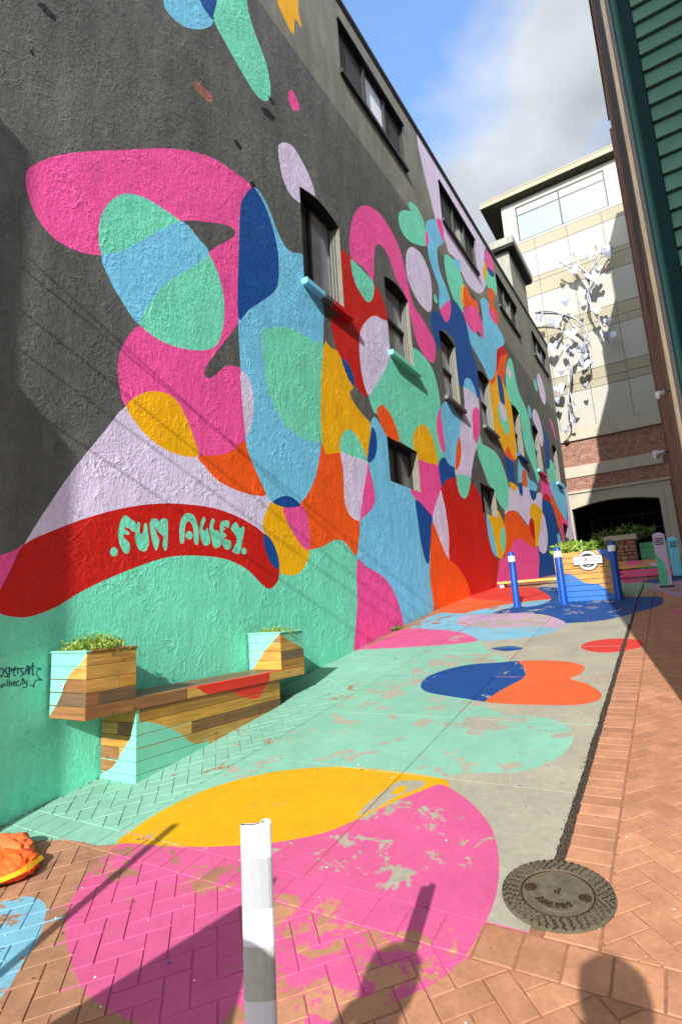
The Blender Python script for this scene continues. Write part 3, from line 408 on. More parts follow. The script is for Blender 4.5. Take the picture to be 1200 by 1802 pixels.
def wall_mat(key, rgb, stain=0.0):
    m, nt, p = new_mat('wall_' + key); pos = N(nt, 'ShaderNodeNewGeometry').outputs['Position']
    c = vary(nt, lin(*rgb), pos, 2.2, .07); c = vary(nt, c, pos, 28, .08)
    ms = N(nt, 'ShaderNodeMapping'); ms.inputs['Scale'].default_value = (5, 5, .35); L(nt, pos, ms.inputs[0]); c = vary(nt, c, ms.outputs[0], 1.6, .07)
    if stain:
        mp = N(nt, 'ShaderNodeMapping'); mp.inputs['Scale'].default_value = (3, 2.2, .35); L(nt, pos, mp.inputs[0])
        c = vary(nt, c, mp.outputs[0], 2.0, stain); c = vary(nt, c, pos, 9, stain * .7)
        c = vary(nt, c, pos, .7, stain)
        pn = N(nt, 'ShaderNodeTexNoise', i_Scale=9, i_Detail=10, i_Roughness=.78, i_Distortion=.4); L(nt, pos, pn.inputs['Vector'])
        pr_ = N(nt, 'ShaderNodeMapRange', n_1=.60, n_2=.68, n_3=1, n_4=.55); L(nt, pn.outputs['Fac'], pr_.inputs[0])
        pl_ = N(nt, 'ShaderNodeMapRange', n_1=.30, n_2=.37, n_3=1.3, n_4=1); L(nt, pn.outputs['Fac'], pl_.inputs[0])
        sc_ = N(nt, 'ShaderNodeVectorMath', operation='SCALE'); L(nt, c, sc_.inputs[0]); L(nt, mathn(nt, 'MULTIPLY', pr_.outputs[0], pl_.outputs[0]), sc_.inputs['Scale']); c = sc_.outputs[0]
    L(nt, c, p.inputs['Base Color']); p.inputs['Roughness'].default_value = .62; p.inputs['Specular IOR Level'].default_value = .3
    gr = N(nt, 'ShaderNodeGroup', node_tree=STUCCO); L(nt, gr.outputs[0], p.inputs['Normal']); return m
WM = {k: wall_mat(k, v) for k, v in PAL.items() if k != 'G'}
WM['G'] = wall_mat('dark_render', PAL['G'], .22)
WM['U'] = wall_mat('upper_render', (128, 128, 117), .16)
WM['V'] = wall_mat('patched_render', (92, 92, 85), .18)
WM['x'] = wall_mat('chipped_brick', (170, 116, 98), .35)
def simple(name, rgb, rough=.6, metal=0, var=.06, scale=6, rnd=0, bmp=0, bscale=60, bdist=.004, spec=.4, obj=False):
    m, nt, p = new_mat(name); pos = N(nt, 'ShaderNodeNewGeometry').outputs['Position']
    if obj: pos = N(nt, 'ShaderNodeTexCoord').outputs['Object']
    L(nt, vary(nt, lin(*rgb), pos, scale, var, rnd), p.inputs['Base Color'])
    p.inputs['Roughness'].default_value = rough; p.inputs['Metallic'].default_value = metal; p.inputs['Specular IOR Level'].default_value = spec
    if bmp:
        n = N(nt, 'ShaderNodeTexNoise', i_Scale=bscale, i_Detail=6, i_Roughness=.6); L(nt, pos, n.inputs['Vector']); bump(nt, p, n.outputs['Fac'], bmp, bdist)
    return m
CONC = lin(142, 138, 122); BRK = lin(158, 112, 84)
def substrate(nt, pos, kind):
    if kind == 'brick':
        sx = N(nt, 'ShaderNodeSeparateXYZ'); L(nt, pos, sx.inputs[0]); fx = N(nt, 'ShaderNodeMapRange', n_1=-2.6, n_2=-.9, n_3=0, n_4=1); L(nt, sx.outputs['X'], fx.inputs[0])
        bm_ = N(nt, 'ShaderNodeMix', data_type='RGBA'); bm_.inputs['A'].default_value = lin(138, 100, 76); bm_.inputs['B'].default_value = BRK; L(nt, fx.outputs[0], bm_.inputs['Factor'])
        c = vary(nt, bm_.outputs['Result'], pos, 1.3, .12); c = vary(nt, c, pos, 7, .16, .12); return vary(nt, c, pos, 45, .10)
    if kind == 'grout':
        return vary(nt, lin(134, 94, 70), pos, 30, .25)
    c = vary(nt, CONC, pos, 2, .12, .03); c = vary(nt, c, pos, 22, .10); return vary(nt, c, pos, 110, .10)
def ground_mat(key, rgb, kind, wear, wscale=5, offs=0):
    """paint worn through to what it is laid on"""
    m, nt, p = new_mat('paving_%s_%s' % (key, kind)); pos = N(nt, 'ShaderNodeNewGeometry').outputs['Position']
    base = substrate(nt, pos, kind)
    if rgb is None: L(nt, base, p.inputs['Base Color'])
    else:
        mp = N(nt, 'ShaderNodeMapping'); mp.inputs['Location'].default_value = (offs, offs * 1.7, 0); L(nt, pos, mp.inputs[0])
        n1 = N(nt, 'ShaderNodeTexNoise', i_Scale=wscale, i_Detail=12, i_Roughness=.68, i_Distortion=.5); L(nt, mp.outputs[0], n1.inputs['Vector'])
        n2 = N(nt, 'ShaderNodeTexNoise', i_Scale=.9, i_Detail=2); L(nt, mp.outputs[0], n2.inputs['Vector'])
        t = mathn(nt, 'ADD', n1.outputs['Fac'], mathn(nt, 'MULTIPLY', mathn(nt, 'SUBTRACT', n2.outputs['Fac'], .5), .55))
        wr = N(nt, 'ShaderNodeMapRange', n_1=wear, n_2=wear + .012, n_3=0, n_4=1); L(nt, t, wr.inputs[0])
        pc = vary(nt, lin(*rgb), pos, 3, .06, .025); pc = vary(nt, pc, pos, 60, .07); pc = vary(nt, pc, pos, .9, .09); pc = vary(nt, pc, pos, 11, .06)
        mix = N(nt, 'ShaderNodeMix', data_type='RGBA'); L(nt, wr.outputs[0], mix.inputs['Factor']); L(nt, pc, mix.inputs['A']); L(nt, base, mix.inputs['B'])
        L(nt, mix.outputs['Result'], p.inputs['Base Color'])
    p.inputs['Roughness'].default_value = .7; p.inputs['Specular IOR Level'].default_value = .3
    nz = N(nt, 'ShaderNodeTexNoise', i_Scale=16 if kind != 'concrete' else 70, i_Detail=8, i_Roughness=.62); L(nt, pos, nz.inputs['Vector'])
    nb = bump(nt, None, nz.outputs['Fac'], .35, .010 if kind != 'concrete' else .004)
    n2 = N(nt, 'ShaderNodeTexNoise', i_Scale=140, i_Detail=4); L(nt, pos, n2.inputs['Vector']); bump(nt, p, n2.outputs['Fac'], .3, .002, nb); return m
GPAL = dict(P=(176, 74, 116), M=(112, 160, 140), L=(101, 150, 170), N=(6, 58, 116), K=(160, 132, 152), Y=(182, 138, 2), O=(184, 82, 42), R=(178, 48, 38))
BPAL = dict(P=(220, 70, 130), M=(118, 196, 168), N=(10, 90, 170), R=(214, 44, 26), K=(200, 176, 200), Y=(230, 170, 10))
WEAR = dict(P=.58, M=.575, L=.56, N=.60, K=.56, Y=.69, O=.74, R=.70)
GM = {}
for kd in ('brick', 'concrete', 'grout'):
    GM[None, kd] = ground_mat('bare', None, kd, 1)
    for i, (k, rgb) in enumerate(GPAL.items()):
        w = WEAR[k] + (.05 if kd == 'brick' and k == 'M' else 0)
        GM[k, kd] = ground_mat(k, rgb, kd, w if kd != 'grout' else w + .1, offs=i * 3.1)
def wood_mat(name, rgb, axis=1, dark=.45):
    m, nt, p = new_mat(name); pos = N(nt, 'ShaderNodeNewGeometry').outputs['Position']
    mp = N(nt, 'ShaderNodeMapping'); sc = [60, 60, 60]; sc[axis] = 2.4; mp.inputs['Scale'].default_value = sc; L(nt, pos, mp.inputs[0])
    oi = N(nt, 'ShaderNodeObjectInfo'); cv = N(nt, 'ShaderNodeVectorMath', operation='ADD'); L(nt, mp.outputs[0], cv.inputs[0])
    sc2 = N(nt, 'ShaderNodeMath', operation='MULTIPLY', n_1=37); L(nt, oi.outputs['Random'], sc2.inputs[0]); L(nt, sc2.outputs[0], cv.inputs[1])
    n = N(nt, 'ShaderNodeTexNoise', i_Scale=1, i_Detail=5, i_Roughness=.6, i_Distortion=.8); L(nt, cv.outputs[0], n.inputs['Vector'])
    n2 = N(nt, 'ShaderNodeTexVoronoi', i_Scale=7); L(nt, pos, n2.inputs['Vector'])
    mr = N(nt, 'ShaderNodeMapRange', n_1=.3, n_2=.72, n_3=1, n_4=dark); L(nt, n.outputs['Fac'], mr.inputs[0])
    kn = N(nt, 'ShaderNodeMapRange', n_1=.04, n_2=.12, n_3=.35, n_4=1); L(nt, n2.outputs['Distance'], kn.inputs[0])
    s = N(nt, 'ShaderNodeVectorMath', operation='SCALE'); L(nt, vary(nt, lin(*rgb), pos, 4, .12, .16), s.inputs[0]); L(nt, mathn(nt, 'MULTIPLY', mr.outputs[0], kn.outputs[0]), s.inputs['Scale'])
    L(nt, s.outputs[0], p.inputs['Base Color']); p.inputs['Roughness'].default_value = .5
    bump(nt, p, n.outputs['Fac'], .25, .002); return m
def paint_on_wood(name, rgb, axis=1):
    m, nt, p = new_mat(name); pos = N(nt, 'ShaderNodeNewGeometry').outputs['Position']
    mp = N(nt, 'ShaderNodeMapping'); sc = [60, 60, 60]; sc[axis] = 3; mp.inputs['Scale'].default_value = sc; L(nt, pos, mp.inputs[0])
    n = N(nt, 'ShaderNodeTexNoise', i_Scale=1, i_Detail=4); L(nt, mp.outputs[0], n.inputs['Vector'])
    L(nt, vary(nt, lin(*rgb), pos, 5, .05, .02), p.inputs['Base Color']); p.inputs['Roughness'].default_value = .5; bump(nt, p, n.outputs['Fac'], .2, .002); return m
WOODS = {a: [wood_mat('cedar_%s' % i, c, a) for i, c in enumerate([(206, 152, 64), (190, 136, 58), (148, 102, 62), (216, 166, 84), (124, 96, 72)])] for a in (0, 1)}
PW = {(k, a): paint_on_wood('boards_' + k, BPAL[k], a) for k in 'MRNPKY' for a in (0, 1)}
M_frame = simple('dark_frame', (34, 34, 34), .45); M_pale_frame = simple('pale_frame', (104, 104, 98), .5)
M_jamb = simple('pale_jamb', (108, 105, 95), .75, var=.14, scale=9, bmp=.4, bscale=30)
M_black = simple('black_and_shade', (14, 13, 13), .8); M_flash = simple('roof_flashing', (40, 40, 42), .4, .4)
M_soil = simple('soil', (52, 40, 30), .95, bmp=.8, bscale=40, bdist=.02)
def glass_mat(name, tint, rough=.04):
    m, nt, p = new_mat(name); pos = N(nt, 'ShaderNodeNewGeometry').outputs['Position']
    L(nt, vary(nt, lin(*tint), pos, 1.5, .25), p.inputs['Base Color']); p.inputs['Roughness'].default_value = rough; p.inputs['Specular IOR Level'].default_value = .9
    n = N(nt, 'ShaderNodeTexNoise', i_Scale=1.3, i_Detail=1); L(nt, pos, n.inputs['Vector']); bump(nt, p, n.outputs['Fac'], .08, .02); return m
M_glass = glass_mat('window_glass', (92, 102, 102), .06); M_glass2 = glass_mat('sky_tint_glass', (176, 186, 184), .06); M_screen = simple('insect_screen', (58, 60, 60), .7)  # pale tints put a reflected sky into the pane colour
M_blind = simple('window_blind', (236, 242, 250), .6)
M_white = simple('white_plastic', (208, 211, 218), .4, spec=.5, var=.03)

# ------------------------------------------------------------------ ground, pavement, slabs and bricks
GL = [(k, cat(q, 3)) for k, q in GROUND]
GBOX = [(min(p[0] for p in q), max(p[0] for p in q), min(p[1] for p in q), max(p[1] for p in q)) for _, q in GL]
def near_layers(poly):
    x0, x1, y0, y1 = min(p[0] for p in poly), max(p[0] for p in poly), min(p[1] for p in poly), max(p[1] for p in poly)
    return [i for i, b in enumerate(GBOX) if b[0] < x1 and b[1] > x0 and b[2] < y1 and b[3] > y0]
def split_paint(poly):
    """the poly in pieces: [(colour key or None, [pts])]"""
    ids = near_layers(poly)
    if ids:
        tops = []
        n = len(poly); test = list(poly) + [((poly[i][0] + poly[i - 1][0]) / 2, (poly[i][1] + poly[i - 1][1]) / 2) for i in range(n)] + [(sum(p[0] for p in poly) / n, sum(p[1] for p in poly) / n)]
        for t in test: tops.append(max([i for i in ids if inside(t, GL[i][1])], default=-1))
        if len(set(tops)) == 1 and max(p[0] for p in poly) - min(p[0] for p in poly) < .5:
            return [(GL[tops[0]][0] if tops[0] >= 0 else None, poly)]
        v, tr = partition(poly, [GL[i][1] for i in ids])
        return [(GL[ids[l]][0] if l >= 0 else None, [tuple(v[i]) for i in f]) for f, l in tr]
    return [(None, poly)]
def painted_sheet(mb, poly, dz, kd, mats):
    for k, pts in split_paint(poly):
        m = GM[None if k == 'C' else k, kd]
        if m not in mats: mats.append(m)
        mb.face([(x, y, gz(y) + dz) for x, y in pts], mats.index(m))
def clip(poly, a, b, c):         # keep a*x + b*y <= c
    o = []
    for i in range(len(poly)):
        p, q = poly[i - 1], poly[i]; dp, dq = a * p[0] + b * p[1] - c, a * q[0] + b * q[1] - c
        if (dp <= 0) != (dq <= 0): t = dp / (dp - dq); o.append((p[0] + (q[0] - p[0]) * t, p[1] + (q[1] - p[1]) * t))
        if dq <= 0: o.append(q)
    return o
JX = lambda y: -3.16 + .045 * (min(y, 8) - 2.3)          # edge between the left brick strip and the concrete
ybreaks = [-40, 10, 12, 15, 23, 30, 80]
g = MB()
for a, b in zip(ybreaks, ybreaks[1:]): g.face([(-90, a, gz(a) - .05), (90, a, gz(a) - .05), (90, b, gz(b) - .05), (-90, b, gz(b) - .05)])
ident(g.build('ground', simple('asphalt', (66, 66, 66), .9, bmp=.5, bscale=90)), kind='structure')
pav = MB(); pm = []
for a, b in zip([-3, 0, 2.3, 5, 7.5, 10, 12, 15, 23], [0, 2.3, 5, 7.5, 10, 12, 15, 23, 29.5]):
    painted_sheet(pav, [(-4.5, a), (.9, a), (.9, b), (-4.5, b)], -.005, 'grout', pm)
pavement = ident(pav.build('pavement', pm), kind='structure')
# concrete slabs
ts = [2.305, 3.42, 4.45, 5.61, 6.81, 8.0, 9.2, 10, 12, 13.5, 15, 17, 19, 23]
def edge_x(y): return -.694 if y < 3 else (-.686 if y < 8 else -.676)
for a, b in zip(ts, ts[1:]):
    for lo, hi in ((None, -1.764), (-1.756, None)):
        x0a, x0b = (JX(a) + .006, JX(b) + .006) if lo is None else (lo, lo)
        if hi is None:                                          # ragged free edge beside the gap
            ys = [a + .004 + (b - a - .008) * i / 36 for i in range(37)]
            re = [(edge_x(q) + .012 * noise.noise(Vector((q * 2.3, 1, 0))) + random.uniform(-.004, .004), q) for q in ys]
            poly = [(x0a, a + .004)] + re + [(x0b, b - .004)]
        else: poly = [(x0a, a + .004), (hi, a + .004), (hi, b - .004), (x0b, b - .004)]
        mb = MB(); ms = []; painted_sheet(mb, poly, 0, 'concrete', ms)
        nfl = len(mb.f)
        for i in range(len(poly)):
            p, q = poly[i - 1], poly[i]; md = ((p[0] + q[0]) / 2, (p[1] + q[1]) / 2); kk = max([j for j in near_layers(poly) if inside(md, GL[j][1])], default=-1); kk = GM[None if kk < 0 or GL[kk][0] == 'C' else GL[kk][0], 'concrete']
            if kk not in ms: ms.append(kk)
            mb.face([(p[0], p[1], gz(p[1]) - .004), (q[0], q[1], gz(q[1]) - .004), (q[0], q[1], gz(q[1])), (p[0], p[1], gz(p[1]))], ms.index(kk))
        worldly(mb.build('slab', ms), pavement)
# bricks
def herring(x0, x1, y0, y1, l=.2, ang=R(45)):
    w = l / 2; ca, sa = math.cos(ang), math.sin(ang); cx, cy = (x0 + x1) / 2, (y0 + y1) / 2; n = int((abs(x1 - x0) + abs(y1 - y0)) / w) + 6; o = []
    for i in range(-n, n):
        for j in range(-n, n):
            k = (i - j) % 4
            if k == 0: r = (i, j, 2, 1)
            elif k == 2: r = (i, j, 1, 2) if False else None
            else: r = None
            if k == 0: rects = [(i * w, j * w, 2 * w, w)]
            elif k == 3: rects = [(i * w, j * w, w, 2 * w)]
            else: continue
            for (u, v, a, b) in rects:
                gp = .0025 + random.uniform(0, .0015)
                q = [(u + gp, v + gp), (u + a - gp, v + gp), (u + a - gp, v + b - gp), (u + gp, v + b - gp)]
                o.append([(cx + ca * s - sa * t, cy + sa * s + ca * t) for s, t in q])
    return o
cells = []
def zone(polys, cuts):
    for q in polys:
        for c in cuts:
            q = clip(q, *c)
            if len(q) < 3: break
        if len(q) >= 3 and abs(sarea(q)) > 4e-4: cells.append(ccw(q))
zone(herring(-4.13, .7, .7, 2.11), [(-1, 0, 4.12), (1, 0, .7), (0, 1, 2.110), (0, -1, -.7)])
zone(herring(-4.13, -2.9, 2.3, 12), [(-1, 0, 4.12), (1, -.045, -3.16 - .045 * 2.3 - .006), (1, 0, -2.91), (0, -1, -2.305), (0, 1, 10)])
zone(herring(-.44, .14, 2.3, 12), [(-1, 0, .445), (1, 0, .14), (0, -1, -2.305), (0, 1, 11)])
x = -4.12
while x < .6:
    zone([[(x + .004, 2.12), (x + .151, 2.12), (x + .151, 2.296), (x + .004, 2.296)]], []); x += .155
y = 2.305
while y < 13:
    zone([[(-.65 + .008 * random.random(), y + .003), (-.455, y + .003), (-.455, y + .098), (-.65 + .008 * random.random(), y + .098)]], []); y += .101
MH = (-.636, 2.556, .222)
cells = [c for c in cells if not all((p[0] - MH[0]) ** 2 + (p[1] - MH[1]) ** 2 < .2 ** 2 for p in c)]
def pixel_area(c):
    q = [project((x, y, gz(y))) for x, y in c]
    if any(p is None for p in q): return 0
    m = (sum(p[0] for p in q) / len(q), sum(p[1] for p in q) / len(q))
    return abs(sarea(q)) if -20 < m[0] < 1220 and m[1] < 1830 else 0
cells.sort(key=pixel_area, reverse=True)
def brick_into(mb, ms, c):
    dz = random.uniform(-.0012, .0012); n = len(c); mx, my = sum(p[0] for p in c) / n, sum(p[1] for p in c) / n
    tiltx = random.uniform(-.006, .006)
    ins = [(p[0] + (mx - p[0]) * .035, p[1] + (my - p[1]) * .035) for p in c]
    hz = lambda x, y: gz(y) + dz + tiltx * (x - mx)
    for k, pts in split_paint(ins):
        m = GM[k, 'brick']
        if m not in ms: ms.append(m)
        mb.face([(x, y, hz(x, y)) for x, y in pts], ms.index(m))
    for i in range(n):
        a, b = i - 1, i; mid = ((c[a][0] + c[b][0]) / 2, (c[a][1] + c[b][1]) / 2)
        k = max([j for j in near_layers(c) if inside(mid, GL[j][1])], default=-1); m = GM[GL[k][0] if k >= 0 else None, 'brick']
        if m not in ms: ms.append(m)
        mb.face([(*c[a], hz(*c[a]) - .0025), (*c[b], hz(*c[b]) - .0025), (*ins[b], hz(*ins[b])), (*ins[a], hz(*ins[a]))], ms.index(m))
        mb.face([(*c[a], hz(*c[a]) - .009), (*c[b], hz(*c[b]) - .009), (*c[b], hz(*c[b]) - .0025), (*c[a], hz(*c[a]) - .0025)], ms.index(m))
for c in cells[:290]:
    mb = MB(); ms = []; brick_into(mb, ms, c); worldly(mb.build('brick', ms), pavement)
mb = MB(); ms = []
for c in cells[290:]: brick_into(mb, ms, c)
ident(worldly(mb.build('distant_bricks', ms), pavement), kind='stuff')
# gravelly gap beside the slabs
mb = MB()
for i in range(900):
    y = 2.74 + 9 * (random.random() ** 1.7); x = random.uniform(-.70, -.645) if y < 5 else random.uniform(-.69, -.65); r = random.uniform(.004, .011)
    p = [Vector((random.uniform(-1, 1), random.uniform(-1, 1), random.uniform(-.3, 1))).normalized() * r for _ in range(6)]
    c = Vector((x, y, gz(y) - .004)); d = [Vector(q) * r for q in ((1, 0, 0), (0, 1, 0), (-1, 0, 0), (0, -1, 0), (0, 0, .8))]
    d = [c + q * random.uniform(.6, 1.2) for q in d]; mb.mesh(d, [(0, 1, 4), (1, 2, 4), (2, 3, 4), (3, 0, 4)])
gs = MB(); n_ = 30
for i in range(n_):
    a, b = 2.74 + 9.2 * i / n_, 2.74 + 9.2 * (i + 1) / n_; gs.face([(-.725, a, gz(a) - .0035), (-.642, a, gz(a) - .0035), (-.642, b, gz(b) - .0035), (-.725, b, gz(b) - .0035)])
worldly(gs.build('gap_fill', simple('dark_earth', (44, 36, 28), .95, var=.4, scale=60)), pavement)
ident(worldly(mb.build('gravel', simple('dark_gravel', (62, 50, 38), .8, var=.5, scale=90)), pavement), kind='stuff')

# ------------------------------------------------------------------ the mural building
WX = -4.13
roofz = lambda y: 11.78 + .0343 * y
Y0, Y1 = -.3, 27.62
mural = thing('mural_building', 'dark grey building covered with a bright mural of rounded colour shapes', 'building', (WX, 10, 0))
def P3(y, z, d=0): return (WX + d, y, z)
wins = []           # (kind, opening polygon)
def arch(y0, y1, z0, z1, rise): return [(y0, z0), (y1, z0), (y1, z1 - rise * .9)] + [(y1 + (y0 - y1) * t, z1 - rise * .9 + rise * 1.0 * math.sin(math.pi * t) * .9) for t in (.17, .33, .5, .67, .83)] + [(y0, z1 - rise * .9)]
ARCH = [(6.03, 7.17, 4.93, 6.66), (8.83, 9.95, 4.91, 6.64), (11.7, 12.78, 4.92, 6.74), (14.6, 15.7, 4.98, 6.76), (18.22, 19.27, 4.95, 6.80), (21.23, 22.35, 5.0, 6.9), (25.04, 26.1, 5.15, 7.0)]
UPPER = [(7.64, 10.52, 10.27, 11.46), (12.86, 15.86, 10.45, 11.62), (18.28, 21.08, 10.52, 11.72), (23.75, 26.65, 10.82, 11.88)]
BASE = [(8.41, 9.72, 2.25, 3.08), (13.66, 15.0, 2.35, 3.15), (25.15, 26.4, 2.72, 3.32)]
for w in ARCH: wins.append(('arch', w, arch(*w, .13)))
for w in UPPER: wins.append(('upper', w, [(w[0], w[2]), (w[1], w[2]), (w[1], w[3]), (w[0], w[3])]))
for w in BASE: wins.append(('base', w, [(w[0], w[2]), (w[1], w[2]), (w[1], w[3]), (w[0], w[3])]))
region = [(Y0, gz(Y0) - .3), (10, gz(10) - .3), (12, gz(12) - .3), (15, gz(15) - .3), (Y1, gz(Y1) - .3), (Y1, roofz(Y1)), (Y0, roofz(Y0))]
layers = [(k, kd, cat(q, 2 if kd == 'l' else 3) if kd in 'sl' else q) for k, kd, q in WALL]
V, T = partition(region, [q for _, _, q in layers], [q for _, _, q in wins])
groups = {}
for f, l in T: groups.setdefault(l, []).append(f)
def flat_part(name, faces, m, label=None):
    ids = sorted({i for f in faces for i in f}); mp = {j: i for i, j in enumerate(ids)}; mb = MB()
    mb.mesh([P3(*V[i]) for i in ids], [[mp[i] for i in (f if sarea([V[j] for j in f]) > 0 else f[::-1])] for f in faces])
    return worldly(mb.build(name, m, label=label), mural)
SOFT = {}
for l, faces in sorted(groups.items()):
    if l < 0: flat_part('wall', faces, WM['G']); continue
    k, kd, _ = layers[l]
    if k in 'UV': flat_part('upper_wall' if k == 'U' else 'render_patch', faces, WM[k])
    elif kd == 'x': flat_part('chipped_hole', faces, WM['x' if k == 'X' else 'D'])
    elif kd == 'l': flat_part('painted_letter', faces, WM[k], 'mint bubble letter on the red band')
    else: flat_part('painted_shape', faces, WM[k], NAMES[k] + ' painted shape of the mural')
# signature
def ribbon(mb, pts, w, d=.003):
    pts = [Vector(p) for p in pts]
    for i in range(len(pts) - 1):
        t = (pts[i + 1] - pts[i]).normalized(); n = Vector((-t.y, t.x)) * w / 2; a, b = pts[i] - t * w * .3, pts[i + 1] + t * w * .3
        mb.face([P3(*(a - n), d + i * 1e-5), P3(*(b - n), d + i * 1e-5), P3(*(b + n), d + i * 1e-5), P3(*(a + n), d + i * 1e-5)])
mb = MB()
def openc(p, k=4):
    if len(p) < 3: return p
    q = [p[0]] + list(p) + [p[-1]]; o = []
    for i in range(len(p) - 1):
        a, b, c, d = [Vector(v) for v in q[i:i + 4]]
        for j in range(k): t = j / k; o.append(tuple(.5 * ((2 * b) + (c - a) * t + (2 * a - 5 * b + 4 * c - d) * t * t + (3 * b - a - 3 * c + d) * t ** 3)))
    return o + [p[-1]]
for i, s in enumerate(SIG): ribbon(mb, openc(s), .0075 if i < 14 else .006, .002 + i * 2e-5)
worldly(mb.build('signature', simple('marker_ink', (8, 44, 84), .5), label='dark handwritten artist signature with a bracket flourish'), mural)
# closing walls, roof, coping, unseen pilaster added to cast shade on the wall
mb = MB(); mb.face([(WX, Y1, -.5), (-14, Y1, -.5), (-14, Y1, roofz(Y1)), (WX, Y1, roofz(Y1))]); mb.face([(WX, Y0, -3), (-14, Y0, -3), (-14, Y0, roofz(Y0)), (WX, Y0, roofz(Y0))][::-1])
worldly(mb.build('end_wall', WM['G']), mural)
mb = MB(); mb.face([(WX - .02, Y0, roofz(Y0) - .02), (WX - .02, Y1, roofz(Y1) - .02), (-14, Y1, roofz(Y1) - .02), (-14, Y0, roofz(Y0) - .02)]); worldly(mb.build('roof', M_flash), mural)
mb = MB(); mb.obox((WX - .3, Y0, roofz(Y0) + .002), (.34, 0, 0), (0, Y1 - Y0, roofz(Y1) - roofz(Y0)), (0, 0, .07)); mb.obox((WX + .004, Y0, roofz(Y0) - .06), (.02, 0, 0), (0, Y1 - Y0, roofz(Y1) - roofz(Y0)), (0, 0, .06))
worldly(mb.build('coping', M_flash), mural)
mb = MB(); mb.box((WX + .001, -1.1, -2.2), (-3.67, -.302, 5.23)); mb.mesh([(WX + .001, -1.12, 2.93), (-3.58, -1.12, 2.93), (-3.58, -.29, 2.93), (WX + .001, -.29, 2.93), (-3.67, -1.12, 3.12), (-3.67, -.29, 3.12), (WX + .001, -1.12, 3.12), (WX + .001, -.29, 3.12)], [(1, 2, 5, 4), (2, 3, 7, 5), (0, 1, 4, 6)])
mb.box((WX + .001, -1.12, -2.2), (-3.58, -.29, 2.93)); worldly(mb.build('shadow_pilaster', WM['G']), mural)
